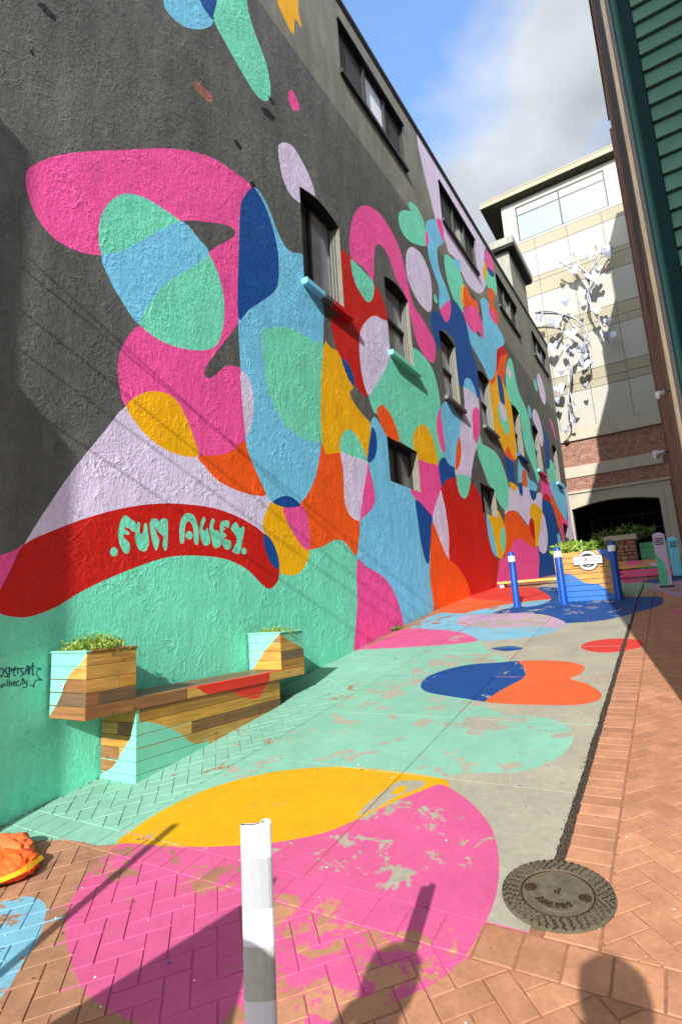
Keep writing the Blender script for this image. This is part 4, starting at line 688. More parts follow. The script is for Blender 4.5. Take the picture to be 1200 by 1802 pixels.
# stair tower on the roof
mb = MB(); mb.box((-6.0, 23.5, 12.2), (-4.6, 26.6, 16.0)); mb.box((-6.25, 23.2, 16.0), (-4.33, 26.9, 16.12), 1); mb.box((-6.3, 23.15, 16.122), (-4.28, 26.95, 16.5), 0, .02)
worldly(mb.build('roof_tower', [WM['U'], M_black]), mural)
def window_part(kind, w, poly, idx):
    y0, y1, z0, z1 = w; dep = {'arch': .21, 'upper': .09, 'base': .2}[kind]
    mb = MB(); n = len(poly); p = ccw(poly)
    for i in range(n):                         # reveals
        a, b = p[i - 1], p[i]; mb.face([P3(*a), P3(*b), P3(*b, -dep), P3(*a, -dep)], 1 if min(a[1], b[1]) > z0 + .6 * (z1 - z0) else 0)  # upper reveals black: shade under the window head put into the colour
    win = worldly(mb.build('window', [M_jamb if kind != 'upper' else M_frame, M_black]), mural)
    def sub(name, mb, m): o = mb.build(name, m); o.parent = win; o.matrix_parent_inverse = Matrix(); return o
    win.matrix_parent_inverse = Matrix.Translation(mural.location).inverted()
    fr = MB(); t = .06 if kind == 'arch' else .05; d0, d1 = -dep, -dep + .05
    def bar(a0, a1, b0, b1, e=0): fr.box(P3(a0, b0, d0 - .01), P3(a1, b1, d1 + e), 0)
    bar(y0, y0 + t, z0, z1); bar(y1 - t, y1, z0, z1); bar(y0 + t, y1 - t, z0, z0 + t); bar(y0 + t, y1 - t, z1 - t * 1.5, z1)
    pane = lambda a0, a1, b0, b1, m, e=0: sub('pane', (lambda q: (q.box(P3(a0, b0, d0 - .012), P3(a1, b1, d0 + .008 + e)), q)[1])(MB()), m)
    if kind == 'arch':
        if idx == 0:
            ym = y0 + (y1 - y0) * .40; bar(ym - .03, ym + .03, z0 + t, z1 - t * 1.5, .01); pane(y0 + t, ym - .03, z0 + t, z1 - t, M_glass); pane(ym + .03, y1 - t, z0 + t, z1 - t, M_glass2, .004)
        else:
            zm = (z0 + z1) / 2; bar(y0 + t, y1 - t, zm - .03, zm + .03, .03); pane(y0 + t, y1 - t, z0 + t, zm - .03, M_glass2); pane(y0 + t, y1 - t, zm + .03, z1 - t, M_glass2, .02)
        q = MB(); q.box(P3(y1 - .08, z0 + .02, -dep + .052), P3(y1 - .002, z1 - .16, -dep + .085)); q.box(P3(y1 - .04, z0 + .02, -dep + .087), P3(y1 - .002, z1 - .18, -dep + .12)); sub('casing', q, M_pale_frame)
    elif kind == 'upper':
        fr.box(P3(y0 - .04, z0 - .09, .001), P3(y1 + .04, z0 - .002, .07), 0); fr.box(P3(y0 - .04, z1 + .002, .001), P3(y1 + .04, z1 + .04, .05), 0)
        a, b = y0 + (y1 - y0) * .36, y0 + (y1 - y0) * .68; bar(a - .04, a + .04, z0 + t, z1 - t, .02); bar(b - .04, b + .04, z0 + t, z1 - t, .02)
        pane(y0 + t, a - .04, z0 + t, z1 - t, M_screen, .01); pane(a + .04, b - .04, z0 + t, z1 - t, M_blind if idx == 0 else M_glass); pane(b + .04, y1 - t, z0 + t, z1 - t, M_screen, .01)
    else:
        ym = (y0 + y1) / 2; bar(ym - .03, ym + .03, z0 + t, z1 - t); pane(y0 + t, ym - .03, z0 + t, z1 - t, M_glass); pane(ym + .03, y1 - t, z0 + t, z1 - t, M_glass)
    sub('frame', fr, M_frame)
    if kind == 'arch':
        cs = {0: [(0, .36, 'L'), (.36, .56, 'G'), (.56, 1, 'R')], 1: [(0, 1, 'M')], 2: [(0, 1, 'G')], 3: [(0, 1, 'G')], 4: [(0, 1, 'N')], 5: [(0, .2, 'M'), (.2, 1, 'P')], 6: [(0, 1, 'L')]}[idx]
        a0, a1 = y0 - .06, y1 + .16
        q = MB(); ms = []
        for s, e, k in cs:
            ms.append(simple('sill_' + k, PAL[k], .5, bmp=.3)); q.box(P3(a0 + (a1 - a0) * s, z0 - .105, -dep + .05), P3(a0 + (a1 - a0) * e - .0005, z0 - .003, .095), len(ms) - 1, .012)
        sub('sill', q, ms)
cnt = {}
for kind, w, poly in wins:
    window_part(kind, w, poly, cnt.get(kind, 0)); cnt[kind] = cnt.get(kind, 0) + 1
# overhead cables between the two buildings, just behind the camera
for i, (z0, n) in enumerate(((3.75, .95), (3.45, .80), (3.1, .86), (4.05, .62), (2.75, .74))):
    mb = MB(); pts = [(-4.12 + 4.86 * t, -.22 - .02 * i, z0 + n * 4.86 * t - .25 * math.sin(math.pi * t)) for t in [k / 12 for k in range(13)]]; mb.tube(pts, .008, 6)
    ident(mb.build('overhead_cable', M_black), ['third highest', 'third lowest', 'second lowest', 'highest', 'lowest'][i] + ' of the black cables strung between the buildings over the alley mouth', 'cable', 'cables over the alley mouth')
mb = MB(); mb.tube([(-2.255, -.6, gz(-.6) - .05), (-2.255, -.6, .42)], .028, 10); ident(mb.build('sign_post', simple('galvanised', (150, 152, 152), .45, .6)), 'thin bare metal post standing at the alley mouth left of the camera', 'post')

# ------------------------------------------------------------------ right-hand buildings
M_teal = simple('teal_boards', (70, 112, 94), .7, var=.1, scale=7, rnd=.07, bmp=.25, bscale=30); M_tealdark = simple('teal_trim', (4, 42, 40), .75, var=.06, spec=.15)
M_brown = simple('weathered_boards', (112, 80, 62), .8, var=.25, scale=5, rnd=.22, bmp=.4, bscale=25); M_sunlit = simple('sunlit_strip', (232, 206, 160), .35, var=.15, scale=4)
M_greytrim = simple('grey_trim', (126, 118, 118), .6, var=.1)
AX, AY0, AY1, AZ = .15, 3.48, 14.0, 12.0
tb = thing('teal_building', 'teal clapboard building with weathered brown boards along its alley side', 'building', (AX + 1.5, AY0 + 2, 0))
mb = MB(); mb.box((AX + .02, AY0 + .03, -1.4), (4, AY1 - .02, AZ)); worldly(mb.build('wall', M_brown), tb)
mb = MB(); mb.box((AX - .004, AY0 - .012, -1.3), (AX + .10, AY0 + .12, AZ), 0, .006); worldly(mb.build('corner_trim', M_tealdark), tb)
z = -1.1; k = 0; rest = MB(); pitch = .123; proto = None
while z < AZ - .2:
    q = MB() if z < 4.6 else rest
    o = Vector((0, 0, 0)) if z < 4.6 else Vector((0, 0, z))
    x0, x1, y = AX + .102, 3.2, AY0 + .029
    pts = [(x0, y, 0), (x0, y - .034, 0), (x0, y - .012, pitch - .009), (x0, y, pitch - .009)]; pts2 = [(x1, *p[1:]) for p in pts]
    q.mesh([Vector(p) + o for p in pts + pts2], [(0, 1, 2, 3), (7, 6, 5, 4), (1, 5, 6, 2), (0, 4, 5, 1), (2, 6, 7, 3)])
    if z < 4.6:
        if proto is None: proto = q.build('clapboard', M_teal); ob = proto
        else: ob = proto.copy(); col.objects.link(ob)
        worldly(ob, tb); ob.location.z = z
    z += pitch
ident(worldly(rest.build('upper_clapboards', M_teal), tb), kind='stuff')
y = AY0 + .13
while y < AY1:
    w = random.uniform(.16, .34); d = random.uniform(.0, .022); y1 = min(y + w, AY1)
    if y1 - y < .03: break
    mb = MB()
    if 5.2 < (y + y1) / 2 < 9.4: mb.box((AX - d, y, -1.3), (AX + .019, y1 - .012, 3.4))
    else: mb.box((AX - d, y, -1.3), (AX + .019, y1 - .012, AZ - .02))
    worldly(mb.build('side_board', M_greytrim if y > 12.9 or y < 4.0 else M_brown), tb); y = y1
mb = MB(); mb.box((AX - .03, 4.06, -.4), (AX - .001, 4.36, AZ - .1), 0, .006); worldly(mb.build('sunlit_strip', M_sunlit), tb)  # pale colour stands in for a strip of sunlight on the boards
mb = MB(); mb.box((AX + .012, 5.1, 3.41), (AX + .0195, 9.5, AZ - .02)); worldly(mb.build('recess_shade', M_black), tb)  # black sheet: the dark of a deep recess put into the colour
mb = MB(); mb.tube([(AX - .03, 13.7, .3), (AX - .03, 13.7, 11.5)], .03, 8); worldly(mb.build('drain_pipe', M_brown), tb)
mb = MB(); mb.box((AX - .05, AY0, AZ + .001), (4, AY1, AZ + .14)); worldly(mb.build('coping', M_greytrim), tb)
mb = MB(); mb.box((.45, 8, AZ + .141), (4, 13, 15.9)); worldly(mb.build('shade_room', M_brown), tb)  # unseen roof block, added to extend the shade on the far facade
mb = MB(); pl = [(.77, .4), (.77 + .195 * 6.4 + .1, -6), (9, -6), (9, .4)]; mb.mesh([(x, y, z) for z in (-3, 16) for x, y in pl], [(0, 1, 5, 4), (1, 2, 6, 5), (2, 3, 7, 6), (3, 0, 4, 7), (4, 5, 6, 7)]); ident(mb.build('shade_block', simple('dark_brick_wall', (96, 70, 60), .8, var=.2)), 'unseen tall brick block added right of the camera to shade the teal front', 'building')  # added out of view; slanted face follows the sun, shading the teal front
mb = MB(); mb.box((.3, 14.3, 0), (9, 19, 16.5)); mb.box((.3, 19.001, 0), (9, 24, 18.6)); mb.box((.32, 24.001, 0), (9, 27.6, 21.4)); ident(mb.build('shade_steps', simple('taupe_wall', (150, 140, 128), .8, var=.1)), 'unseen stepped blocks behind the teal building, added to shade the far facade', 'building')  # hidden blocks, heights stepped to shape the shade on the far facade
# small floodlights on the right-hand wall
def lamp(name, label, p, s, aim):
    t = thing(name, label, 'lamp', p); a = Vector(aim).normalized(); m = MB(); m.tube([(0.06, 0, 0), (-.02 * s, 0, 0)], .012 * s, 8); m.build('bracket', M_frame, t)
    for sg in (-1, 1):
        m = MB(); b = Vector((-.04 * s, .05 * s * sg, 0)); m.tube([b, b + a * .06 * s, b + a * .075 * s, b + a * .13 * s], [.018 * s, .022 * s, .042 * s, .05 * s], 12); m.build('lamp_head', M_white, t)
    return t
lamp('security_light', 'small white twin security light on the brown wall beside the archway', (.10, 12.6, 2.84), 1.5, (-.9, -.4, -.2))
lamp('security_light', 'tiny white twin lamp high on the brown boards below the teal corner', (.10, 4.62, 1.5), .45, (-.8, -.5, -.35))

# ------------------------------------------------------------------ far building across the end of the alley
M_cream = simple('cream_panels', (154, 152, 143), .75, var=.05, scale=1.3, rnd=.02, bmp=.15, bscale=30); M_tan = simple('tan_panels', (140, 134, 114), .75, var=.05, scale=1.3, rnd=.02, bmp=.15, bscale=30)
M_joint = simple('panel_joint', (92, 86, 70), .9); M_olive = simple('cornice_soffit', (56, 56, 34), .8); M_stonew = simple('pale_stone', (160, 154, 138), .8, var=.08, scale=2, bmp=.2, bscale=20)
def brick_wall_mat(name, c1, c2, mort, sx=.21, sz=.075):
    m, nt, p = new_mat(name); pos = N(nt, 'ShaderNodeNewGeometry').outputs['Position']; sp = N(nt, 'ShaderNodeSeparateXYZ'); L(nt, pos, sp.inputs[0])
    cv = N(nt, 'ShaderNodeCombineXYZ'); L(nt, mathn(nt, 'ADD', sp.outputs['X'], sp.outputs['Y']), cv.inputs[0]); L(nt, sp.outputs['Z'], cv.inputs[1])
    br = N(nt, 'ShaderNodeTexBrick', i_Scale=1); br.inputs['Color1'].default_value = lin(*c1); br.inputs['Color2'].default_value = lin(*c2); br.inputs['Mortar'].default_value = lin(*mort)
    br.inputs['Mortar Size'].default_value = .012; br.inputs['Brick Width'].default_value = sx; br.inputs['Row Height'].default_value = sz; br.inputs['Bias'].default_value = -.1; L(nt, cv.outputs[0], br.inputs['Vector'])
    L(nt, vary(nt, br.outputs['Color'], pos, 5, .35), p.inputs['Base Color']); p.inputs['Roughness'].default_value = .85
    inv = mathn(nt, 'SUBTRACT', 1, br.outputs['Fac']); n = N(nt, 'ShaderNodeTexNoise', i_Scale=12, i_Detail=4); L(nt, pos, n.inputs['Vector']); bump(nt, p, mathn(nt, 'ADD', inv, mathn(nt, 'MULTIPLY', n.outputs['Fac'], 1.2)), .8, .02); return m
M_brickw = brick_wall_mat('old_brick', (146, 94, 74), (112, 72, 60), (140, 128, 114), .3, .1)
FY = 30.0; FX0, FX1 = -6.0, 3.5
fb = thing('cream_building', 'cream panelled building closing the alley with a brick band and a dark archway', 'building', (-2, FY, 1.47))
for a, b in (((FX0 + .02, FY + .05, 5.52), (FX1, FY + 12, 23.4)), ((FX0 - 3, FY + .05, .5), (-4.96, FY + 12, 5.52)), ((.3, FY + .05, .5), (FX1, FY + 12, 5.52))):
    mb = MB(); mb.box(a, b); worldly(mb.build('wall', M_joint), fb)
joints = [FX0, -4.4, -2.65, -.88, .88, FX1]
def rows(z0, z1, m):
    for a, b in zip(joints, joints[1:]):
        q = MB(); q.box((a + .012, FY + random.uniform(-.004, .004), z0 + .014), (b - .012, FY + .049, z1 - .014)); worldly(q.build('facade_panel', m), fb)
for z0, z1, m in ((19.9, 20.57, M_tan), (18.2, 19.9, M_cream), (17.92, 18.2, M_tan), (17.05, 17.92, M_tan), (15.1, 17.05, M_cream), (14.42, 15.1, M_tan), (14.0, 14.42, M_tan), (11.9, 14.0, M_cream), (11.3, 11.9, M_tan), (10.87, 11.3, M_tan), (8.88, 10.87, M_cream)): rows(z0, z1, m)
for a, b, c, d in ((FX0, -5.2, 20.57, 23.3), (-.43, FX1, 20.57, 23.3), (-5.2, -.43, 22.96, 23.3), (-5.2, -.43, 20.57, 20.72)):
    q = MB(); q.box((a + .004, FY, c + .01), (b - .004, FY + .049, d - .004)); worldly(q.build('facade_panel', M_cream), fb)
win = MB(); win.box((-5.2, FY + .02, 20.72), (-5.13, FY + .049, 22.96)); win.box((-.5, FY + .02, 20.72), (-.43, FY + .049, 22.96)); win.box((-5.13, FY + .02, 22.88), (-.5, FY + .049, 22.96)); win.box((-2.84, FY + .02, 20.72), (-2.76, FY + .049, 22.88)); win.box((-5.13, FY + .015, 22.36), (-2.84, FY + .049, 22.43)); win.box((-2.76, FY + .015, 22.36), (-.5, FY + .049, 22.43)); win.box((-5.13, FY + .02, 20.72), (-.5, FY + .049, 20.78))
wo = worldly(win.build('window', M_frame), fb)
M_fglass = simple('green_glass', (126, 150, 136), .4, var=.06, scale=.6, spec=.25); M_fblind = simple('white_blind', (146, 150, 148), .5)
for a, b in ((-5.13, -2.84), (-2.76, -.5)):
    q = MB(); q.box((a, FY + .03, 20.78), (b, FY + .048, 22.36)); o = q.build('pane', M_fglass); o.parent = wo
    q = MB(); q.box((a, FY + .03, 22.43), (b, FY + .048, 22.88)); o = q.build('pane', M_fblind); o.parent = wo
mb = MB(); mb.box((-7.1, FY - .55, 23.42), (FX1, FY + 12.5, 23.75)); mb.box((-7.05, FY - .5, 23.40), (FX1, FY + 12.5, 23.419), 1); mb.box((-7.12, FY - .57, 23.70), (FX1, FY + 12.5, 23.78), 0); worldly(mb.build('cornice', [M_tan, M_olive]), fb)
mb = MB(); mb.box((-6.9, FY - .12, 8.2), (FX1, FY + .049, 8.55), 0, .02); mb.box((-6.9, FY - .07, 8.552), (FX1, FY + .049, 8.87), 0, .02); worldly(mb.build('ledge', M_stonew), fb)
mb = MB(); mb.box((-6.9, FY + .01, 6.83), (FX1, FY + .049, 8.198)); mb.box((-6.9, FY + .01, 5.52), (FX1, FY + .049, 6.24)); mb.box((.16, FY + .01, .8), (FX1, FY + .049, 5.519)); mb.box((-6.9, FY + .01, .8), (-4.97, FY + .049, 5.519)); worldly(mb.build('brick_band', M_brickw), fb)
mb = MB(); mb.box((-6.9, FY - .06, 6.242), (.0, FY + .049, 6.828), 0, .015); worldly(mb.build('lintel', M_stonew), fb)
# arched stone surround
arc = [(-.42 - 3.96 * t, 4.58 + .26 * math.sin(math.pi * t)) for t in [k / 14 for k in range(15)]]
mb = MB()
for (xa, za), (xb, zb) in zip(arc, arc[1:]): mb.obox((xb, FY - .12, min(za, zb)), (xa - xb, 0, 0), (0, .3, 0), (0, 0, .001)); mb.mesh([(xa, FY - .12, za), (xb, FY - .12, zb), (xb, FY - .12, 5.2), (xa, FY - .12, 5.2), (xa, FY + .3, za), (xb, FY + .3, zb)], [(0, 1, 2, 3), (0, 4, 5, 1)])
mb.box((-4.95, FY - .12, 5.202), (.14, FY + .05, 5.38)); mb.box((-5.0, FY - .2, 5.382), (.18, FY + .05, 5.50))
for a, b in ((-.42, -.2), (-.19, .14), (-4.6, -4.38), (-4.95, -4.61)): mb.box((a, FY - (.12 if b - a < .25 else .16), 1.0), (b, FY + .3, 5.198))
worldly(mb.build('arch_surround', M_stonew), fb)
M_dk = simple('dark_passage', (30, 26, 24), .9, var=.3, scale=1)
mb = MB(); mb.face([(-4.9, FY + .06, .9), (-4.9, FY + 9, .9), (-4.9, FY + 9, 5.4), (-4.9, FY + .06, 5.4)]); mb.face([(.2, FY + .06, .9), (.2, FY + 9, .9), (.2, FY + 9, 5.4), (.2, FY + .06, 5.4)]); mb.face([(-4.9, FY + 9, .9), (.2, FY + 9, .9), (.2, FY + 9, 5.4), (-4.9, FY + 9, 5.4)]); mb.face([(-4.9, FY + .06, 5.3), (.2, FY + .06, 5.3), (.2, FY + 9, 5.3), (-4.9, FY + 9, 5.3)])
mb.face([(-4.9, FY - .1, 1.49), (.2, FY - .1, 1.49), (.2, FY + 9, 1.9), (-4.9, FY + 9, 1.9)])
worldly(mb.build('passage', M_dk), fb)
mb = MB()
for i in range(9): mb.box((-4.6 + i * .52, FY + 4, 1.6), (-4.54 + i * .52, FY + 4.06, 4.6))
for zz in (2.2, 3.6, 4.4): mb.box((-4.6, FY + 4.062, zz), (-.3, FY + 4.11, zz + .06))
worldly(mb.build('iron_gate', simple('iron', (58, 56, 54), .5, .3)), fb)

# metal vine sculpture on the facade
M_metal = simple('brushed_metal', (150, 152, 158), .35, .6, var=.08); M_leaf = simple('painted_metal_leaf', (156, 161, 176), .38, .25, var=.05, rnd=.05)
VY = 29.15
vine = thing('vine_sculpture', 'silver metal vine sculpture with heart-shaped leaves fixed to the cream facade', 'sculpture', (-2.6, VY, 12.5))
STEMS = [[(-4.744,15.547),(-4.006,15.313),(-3.371,14.962),(-2.772,14.474),(-2.467,13.835),(-2.359,13.199),(-2.331,12.449),(-2.425,11.745)], [(-3.371,14.962),(-3.051,14.346),(-2.732,13.777),(-2.429,13.148)], [(-3.392,12.718),(-3.358,11.959),(-3.513,11.263),(-3.667,10.569),(-3.708,9.995),(-3.678,9.478),(-3.812,8.933),(-4.046,8.628)],
 [(-2.423,18.186),(-2.192,17.415),(-1.961,16.694),(-1.987,16.01),(-2.013,15.332),(-1.866,14.52),(-1.703,13.863),(-1.572,13.225)], [(-1.987,16.01),(-1.971,15.164),(-1.765,14.333),(-1.603,13.679),(-1.601,13.235)], [(-3.124,17.974),(-2.768,17.582),(-2.284,17.219),(-2.013,16.793)], [(-1.336,18.251),(-1.33,17.819),(-1.419,17.393),(-1.739,16.91),(-1.939,16.375)],
 [(-.685,18.149),(-1.06,17.7),(-1.448,17.173),(-1.829,16.716)], [(-3.275,12.605),(-3.323,11.725),(-3.559,10.907),(-3.525,10.164),(-3.374,9.833)], [(-3.371,14.962),(-3.56,14.528),(-3.507,13.894),(-3.829,13.468)], [(-2.431, 12.4), (-3.0, 12.75), (-3.392, 12.718)], [(-2.3, 13.0), (-2.9, 12.9), (-3.3, 12.65)]]
for i, s in enumerate(STEMS):
    pts = openc(s, 4); n = len(pts); mb = MB()
    for kx in range(2 if i in (0, 3, 2) else 1):
        mb.tube([(p[0] + kx * .07 * math.sin(j * .5 + i), VY + .08 * math.sin(j * .45 + i * 2 + kx * 3), p[1] + kx * .05) for j, p in enumerate(pts)], [.05 - .028 * j / n for j in range(n)], 7)
    worldly(mb.build('stem', M_metal, smooth=True), vine)
LEAVES = [(-3.061,17.667),(-2.498,17.349),(-1.707,17.635),(-.848,17.644),(-1.697,16.507),(-1.367,16.83),(-2.231,15.877),(-1.362,15.005),(-2.445,15.231),(-1.736,14.547),(-1.358,13.887),(-1.356,13.004),(-3.144,15.692),(-4.474,15.171),(-3.786,14.609),(-3.085,13.824),(-4.074,13.397),(-3.44,13.111),(-2.66,12.853),(-3.131,12.708),(-2.689,11.9),(-3.802,11.833),(-4.076,10.98),(-4.125,10.327),(-2.746,10.748),(-3.379,9.798),(-3.607,9.027),(-4.014,8.621),(-2.664,12.335),(-1.306,16.345)]
BIG = {1: 1.15, 3: 1.3, 4: 1.5, 11: 1.2, 13: 1.1, 14: 1.5, 15: 1.4, 16: 1.2, 20: 1.25, 22: 1.2, 12: 1.1, 18: 1.1, 0: .7, 25: .55, 26: .55, 27: .6, 24: .6, 8: .6, 6: .6, 28: .7, 19: .8}
heart = [(0, -.62), (.22, -.34), (.40, -.08), (.46, .14), (.38, .32), (.20, .38), (.06, .28), (0, .12), (-.06, .28), (-.20, .38), (-.38, .32), (-.46, .14), (-.40, -.08), (-.22, -.34)]
def leaf_mesh(seed):
    rnd = random.Random(seed); mb = MB(); n = len(heart); f = lambda x, z, e: (x * .8, e - .35 * abs(x) * (.3 + .4 * (seed % 3)) + .12 * z * z, z * .8)
    vs = [f(x, z, 0) for x, z in heart] + [f(x, z, .02) for x, z in heart] + [f(0, -.1, -.06), f(0, -.1, -.04)]
    fs = [(i, (i + 1) % n, 2 * n) for i in range(n)] + [((i + 1) % n + n, i + n, 2 * n + 1) for i in range(n)] + [((i + 1) % n, i, i + n, (i + 1) % n + n) for i in range(n)]
    mb.mesh(vs, fs); return mb
protos = []
for s in range(3): o = leaf_mesh(s).build('leaf', M_leaf); protos.append(o)
for i, (x, z) in enumerate(LEAVES):
    o = protos[i] if i < 3 else protos[i % 3].copy()
    if i >= 3: col.objects.link(o)
    o.parent = vine; s = BIG.get(i, .85) * .68
    o.location = (x + 2.6, random.uniform(-.25, .05), z - 12.5); o.scale = (s, s, s); o.rotation_euler = (random.uniform(-.5, .25), random.uniform(-.35, .35), random.uniform(-.7, .7))
mb = MB()
for x, z in ((-2.36, 13.2), (-3.4, 12.7), (-2.0, 16.0), (-1.6, 13.4), (-3.67, 10.0), (-3.37, 14.96)): mb.tube([(x, VY, z), (x, FY - .002, z)], .03, 6)
worldly(mb.build('wall_bracket', M_metal), vine)

# ------------------------------------------------------------------ wooden bench with two planters
def board(origin, U, W_, w, h, thick, layers, base, axis, parent, name='plank'):
    """one board: its front face (origin + u*U + v*W_) is cut along the painted outlines, sides follow the wood"""
    o, U, W_ = Vector(origin), Vector(U).normalized(), Vector(W_).normalized(); Nn = U.cross(W_)
    c = .0025; mats = [base]; mb = MB(); o2 = o + U * c + W_ * c
    loc = [(k, [(Vector(p).dot(U) - o2.dot(U) , Vector(p).dot(W_) - o2.dot(W_)) for p in q]) for k, q in layers]
    reg = [(0, 0), (w - 2 * c, 0), (w - 2 * c, h - 2 * c), (0, h - 2 * c)]
    v, tr = partition(reg, [q for _, q in loc])
    for f, l in tr:
        m = base if l < 0 else PW[loc[l][0], axis]
        if m not in mats: mats.append(m)
        mb.face([o2 + U * v[i].x + W_ * v[i].y for i in f], mats.index(m))
    def topm(u, t):
        k = max([i for i, (_, q) in enumerate(loc) if inside((u, t), q)], default=-1); m = base if k < 0 else PW[loc[k][0], axis]
        if m not in mats: mats.append(m)
        return mats.index(m)
    A = [o, o + U * w, o + U * w + W_ * h, o + W_ * h]; B = [o2 + U * q[0] + W_ * q[1] for q in reg]; md = [topm(*((Vector(reg[i - 1]) + Vector(reg[i])) / 2)) for i in range(4)]
    for i in range(4):
        a, b = i - 1, i; mb.face([A[a] - Nn * c, A[b] - Nn * c, B[b], B[a]], md[i]); mb.face([A[a] - Nn * thick, A[b] - Nn * thick, A[b] - Nn * c, A[a] - Nn * c], md[i])
    mb.face([p - Nn * thick for p in A[::-1]], 0)
    return worldly(mb.build(name, mats), parent)
def leafy(name, label, cat, loc, rx, ry, h, n, mats, ls, group=None, seed=0):
    """a clump: stems with many small leaves"""
    t = thing(name, label, cat, loc, group); rnd = random.Random(seed); mb = MB(); st = MB()
    for i in range(n):
        a, r = rnd.uniform(0, 2 * math.pi), math.sqrt(rnd.random()); b = Vector((rx * r * math.cos(a), ry * r * math.sin(a), 0)); lean = Vector((b.x * .5 + rnd.uniform(-.05, .05), b.y * .5 + rnd.uniform(-.05, .05), h * rnd.uniform(.4, 1) * (1 - .45 * r * r))); tip = b + lean
        st.tube([b, b + lean * .5 + Vector((rnd.uniform(-.01, .01), 0, 0)), tip], [.003, .002, .001], 3, cap=False)
        for j in range(7):
            c = b + lean * rnd.uniform(.3, 1.05); d = Vector((rnd.uniform(-1, 1), rnd.uniform(-1, 1), rnd.uniform(-.2, 1.1))).normalized(); s = ls * rnd.uniform(.6, 1.3); sd = d.cross(Vector((rnd.uniform(-1, 1), rnd.uniform(-1, 1), .3))).normalized() * s * .3
            mb.face([c, c + d * s * .5 + sd, c + d * s, c + d * s * .5 - sd], rnd.randrange(len(mats)))
    st.build('stem', mats[0], t); mb.build('foliage', mats, t); return t
GREEN = [simple('leaf_%d' % i, c, .55, var=.2, scale=20) for i, c in enumerate([(92, 124, 40), (120, 148, 52), (70, 100, 36), (146, 152, 62)])]
wood = lambda a: random.choice(WOODS[a])
bench = thing('bench_planter', 'wooden bench with a square planter at each end, half painted mint, against the mural wall', 'bench', (-3.9, 3.6, -1.0))
MINT_LN = [(-4.168,-.11),(-3.64,-.11),(-3.662,-.191),(-3.759,-.263),(-3.845,-.314),(-3.906,-.38),(-3.948,-.454),(-4.003,-.529),(-4.091,-.612),(-4.14,-.65),(-4.2,-.65),(-4.2,-.1)]
MINT_BN = [(-3.64,-.60),(-3.70,-.70),(-3.735,-.83),(-3.853,-.967),(-3.953,-1.074),(-4.16,-1.173),(-4.16,-1.35),(-3.60,-1.35),(-3.60,-.6)]
MINT_BF = [(2.76,-.721),(2.82,-.721),(2.909,-.742),(3.056,-.798),(3.211,-.882),(3.319,-.971),(3.412,-1.018),(3.49,-1.008),(3.549,-1.035),(3.542,-1.409),(2.76,-1.4)]
REDS = [(3.409,-.541),(3.438,-.58),(3.536,-.63),(3.681,-.637),(3.834,-.653),(3.923,-.696),(4.062,-.749),(4.209,-.764),(4.289,-.695),(4.358,-.623),(4.375,-.54),(4.375,-.40),(3.409,-.40)]
WOOD_RN = [(-4.05,-.56),(-4.03,-.52),(-3.95,-.432),(-3.867,-.339),(-3.77,-.258),(-3.706,-.213),(-3.64,-.19),(-3.63,-.56)]
WOOD_RF = [(4.53,-.186),(4.646,-.22),(4.741,-.274),(4.9,-.334),(4.96,-.376),(4.985,-.438),(4.985,-.7),(4.53,-.7)]
FXB = -3.66; WB = WX + .03
near = lambda poly, y: [(0, [(x, y, z) for x, z in poly])]
def lay_y(k, poly, y): return (k, [Vector((x, y, z)) for x, z in cat(poly, 3)])
def lay_x(k, poly, x): return (k, [Vector((x, y, z)) for y, z in cat(poly, 3)])
big = lambda k, pl: [(k, pl)]
def split_row(a, b, z0, z1, ny):         # random butt joints along a row
    cuts = [a] + ([a + (b - a) * random.uniform(.25, .75)] if ny and random.random() < .6 else []) + [b]; return list(zip(cuts, cuts[1:]))
# seat row (front edge) along the whole length
for a, b in ((2.37, 3.3), (3.3, 4.965)):
    board((FXB, a + .001, -.635), (0, 1, 0), (0, 0, 1), b - a - .002, .09, .03, [lay_x('R', REDS, FXB)], wood(1), 1, bench)
mb = MB()
for i in range(4):
    x0 = WB + (FXB - .031 - WB) * i / 4; q = MB(); q.box((x0 + .003, 2.40, -.60), (WB + (FXB - .031 - WB) * (i + 1) / 4 - .002, 4.96, -.546), 0, .004); worldly(q.build('seat_plank', WOODS[1][4]), bench)
q = MB(); q.box((FXB - .03, 2.792, -.545), (FXB - .001, 4.558, -.5445)); 
def planter(y0, y1, zb, n, ln, lf, capk):
    zt = -.172; rh = (zt - zb) / n
    board((WB, y0, -.635), (1, 0, 0), (0, 0, 1), FXB - WB - .001, zb + .635 - .002, .03, ln, wood(0), 0, bench) if y0 < 3 else None
    for r in range(n):
        z = zb + rh * r
        for a, b in split_row(y0, y1, 0, 0, True): board((FXB, a + .001, z + .001), (0, 1, 0), (0, 0, 1), b - a - .002, rh - .003, .028, lf, wood(1), 1, bench)
        for a, b in split_row(WB, FXB - .03, 0, 0, r % 2): board((a + .001, y0, z + .001), (1, 0, 0), (0, 0, 1), b - a + (.0285 if b > FXB - .05 else -.002), rh - .003, .028, ln, wood(0), 0, bench)
        q = MB(); q.box((WB, y1 - .028, z + .001), (FXB - .031, y1 - .001, z + rh - .002)); worldly(q.build('plank', wood(0)), bench)
    q = MB(); q.box((WB - .01, y0 - .008, zt), (FXB + .008, y0 + .035, zt + .016), 0, .003); q.box((FXB - .035, y0 + .036, zt), (FXB + .008, y1 + .006, zt + .016), 1, .003); q.box((WB - .01, y1 - .035, zt), (FXB - .036, y1 + .006, zt + .016), 0); worldly(q.build('rim', [PW['M', 0], capk]), bench)
    q = MB(); q.box((WB + .03, y0 + .03, -.5), (FXB - .03, y1 - .03, -.215)); worldly(q.build('soil', M_soil), bench)
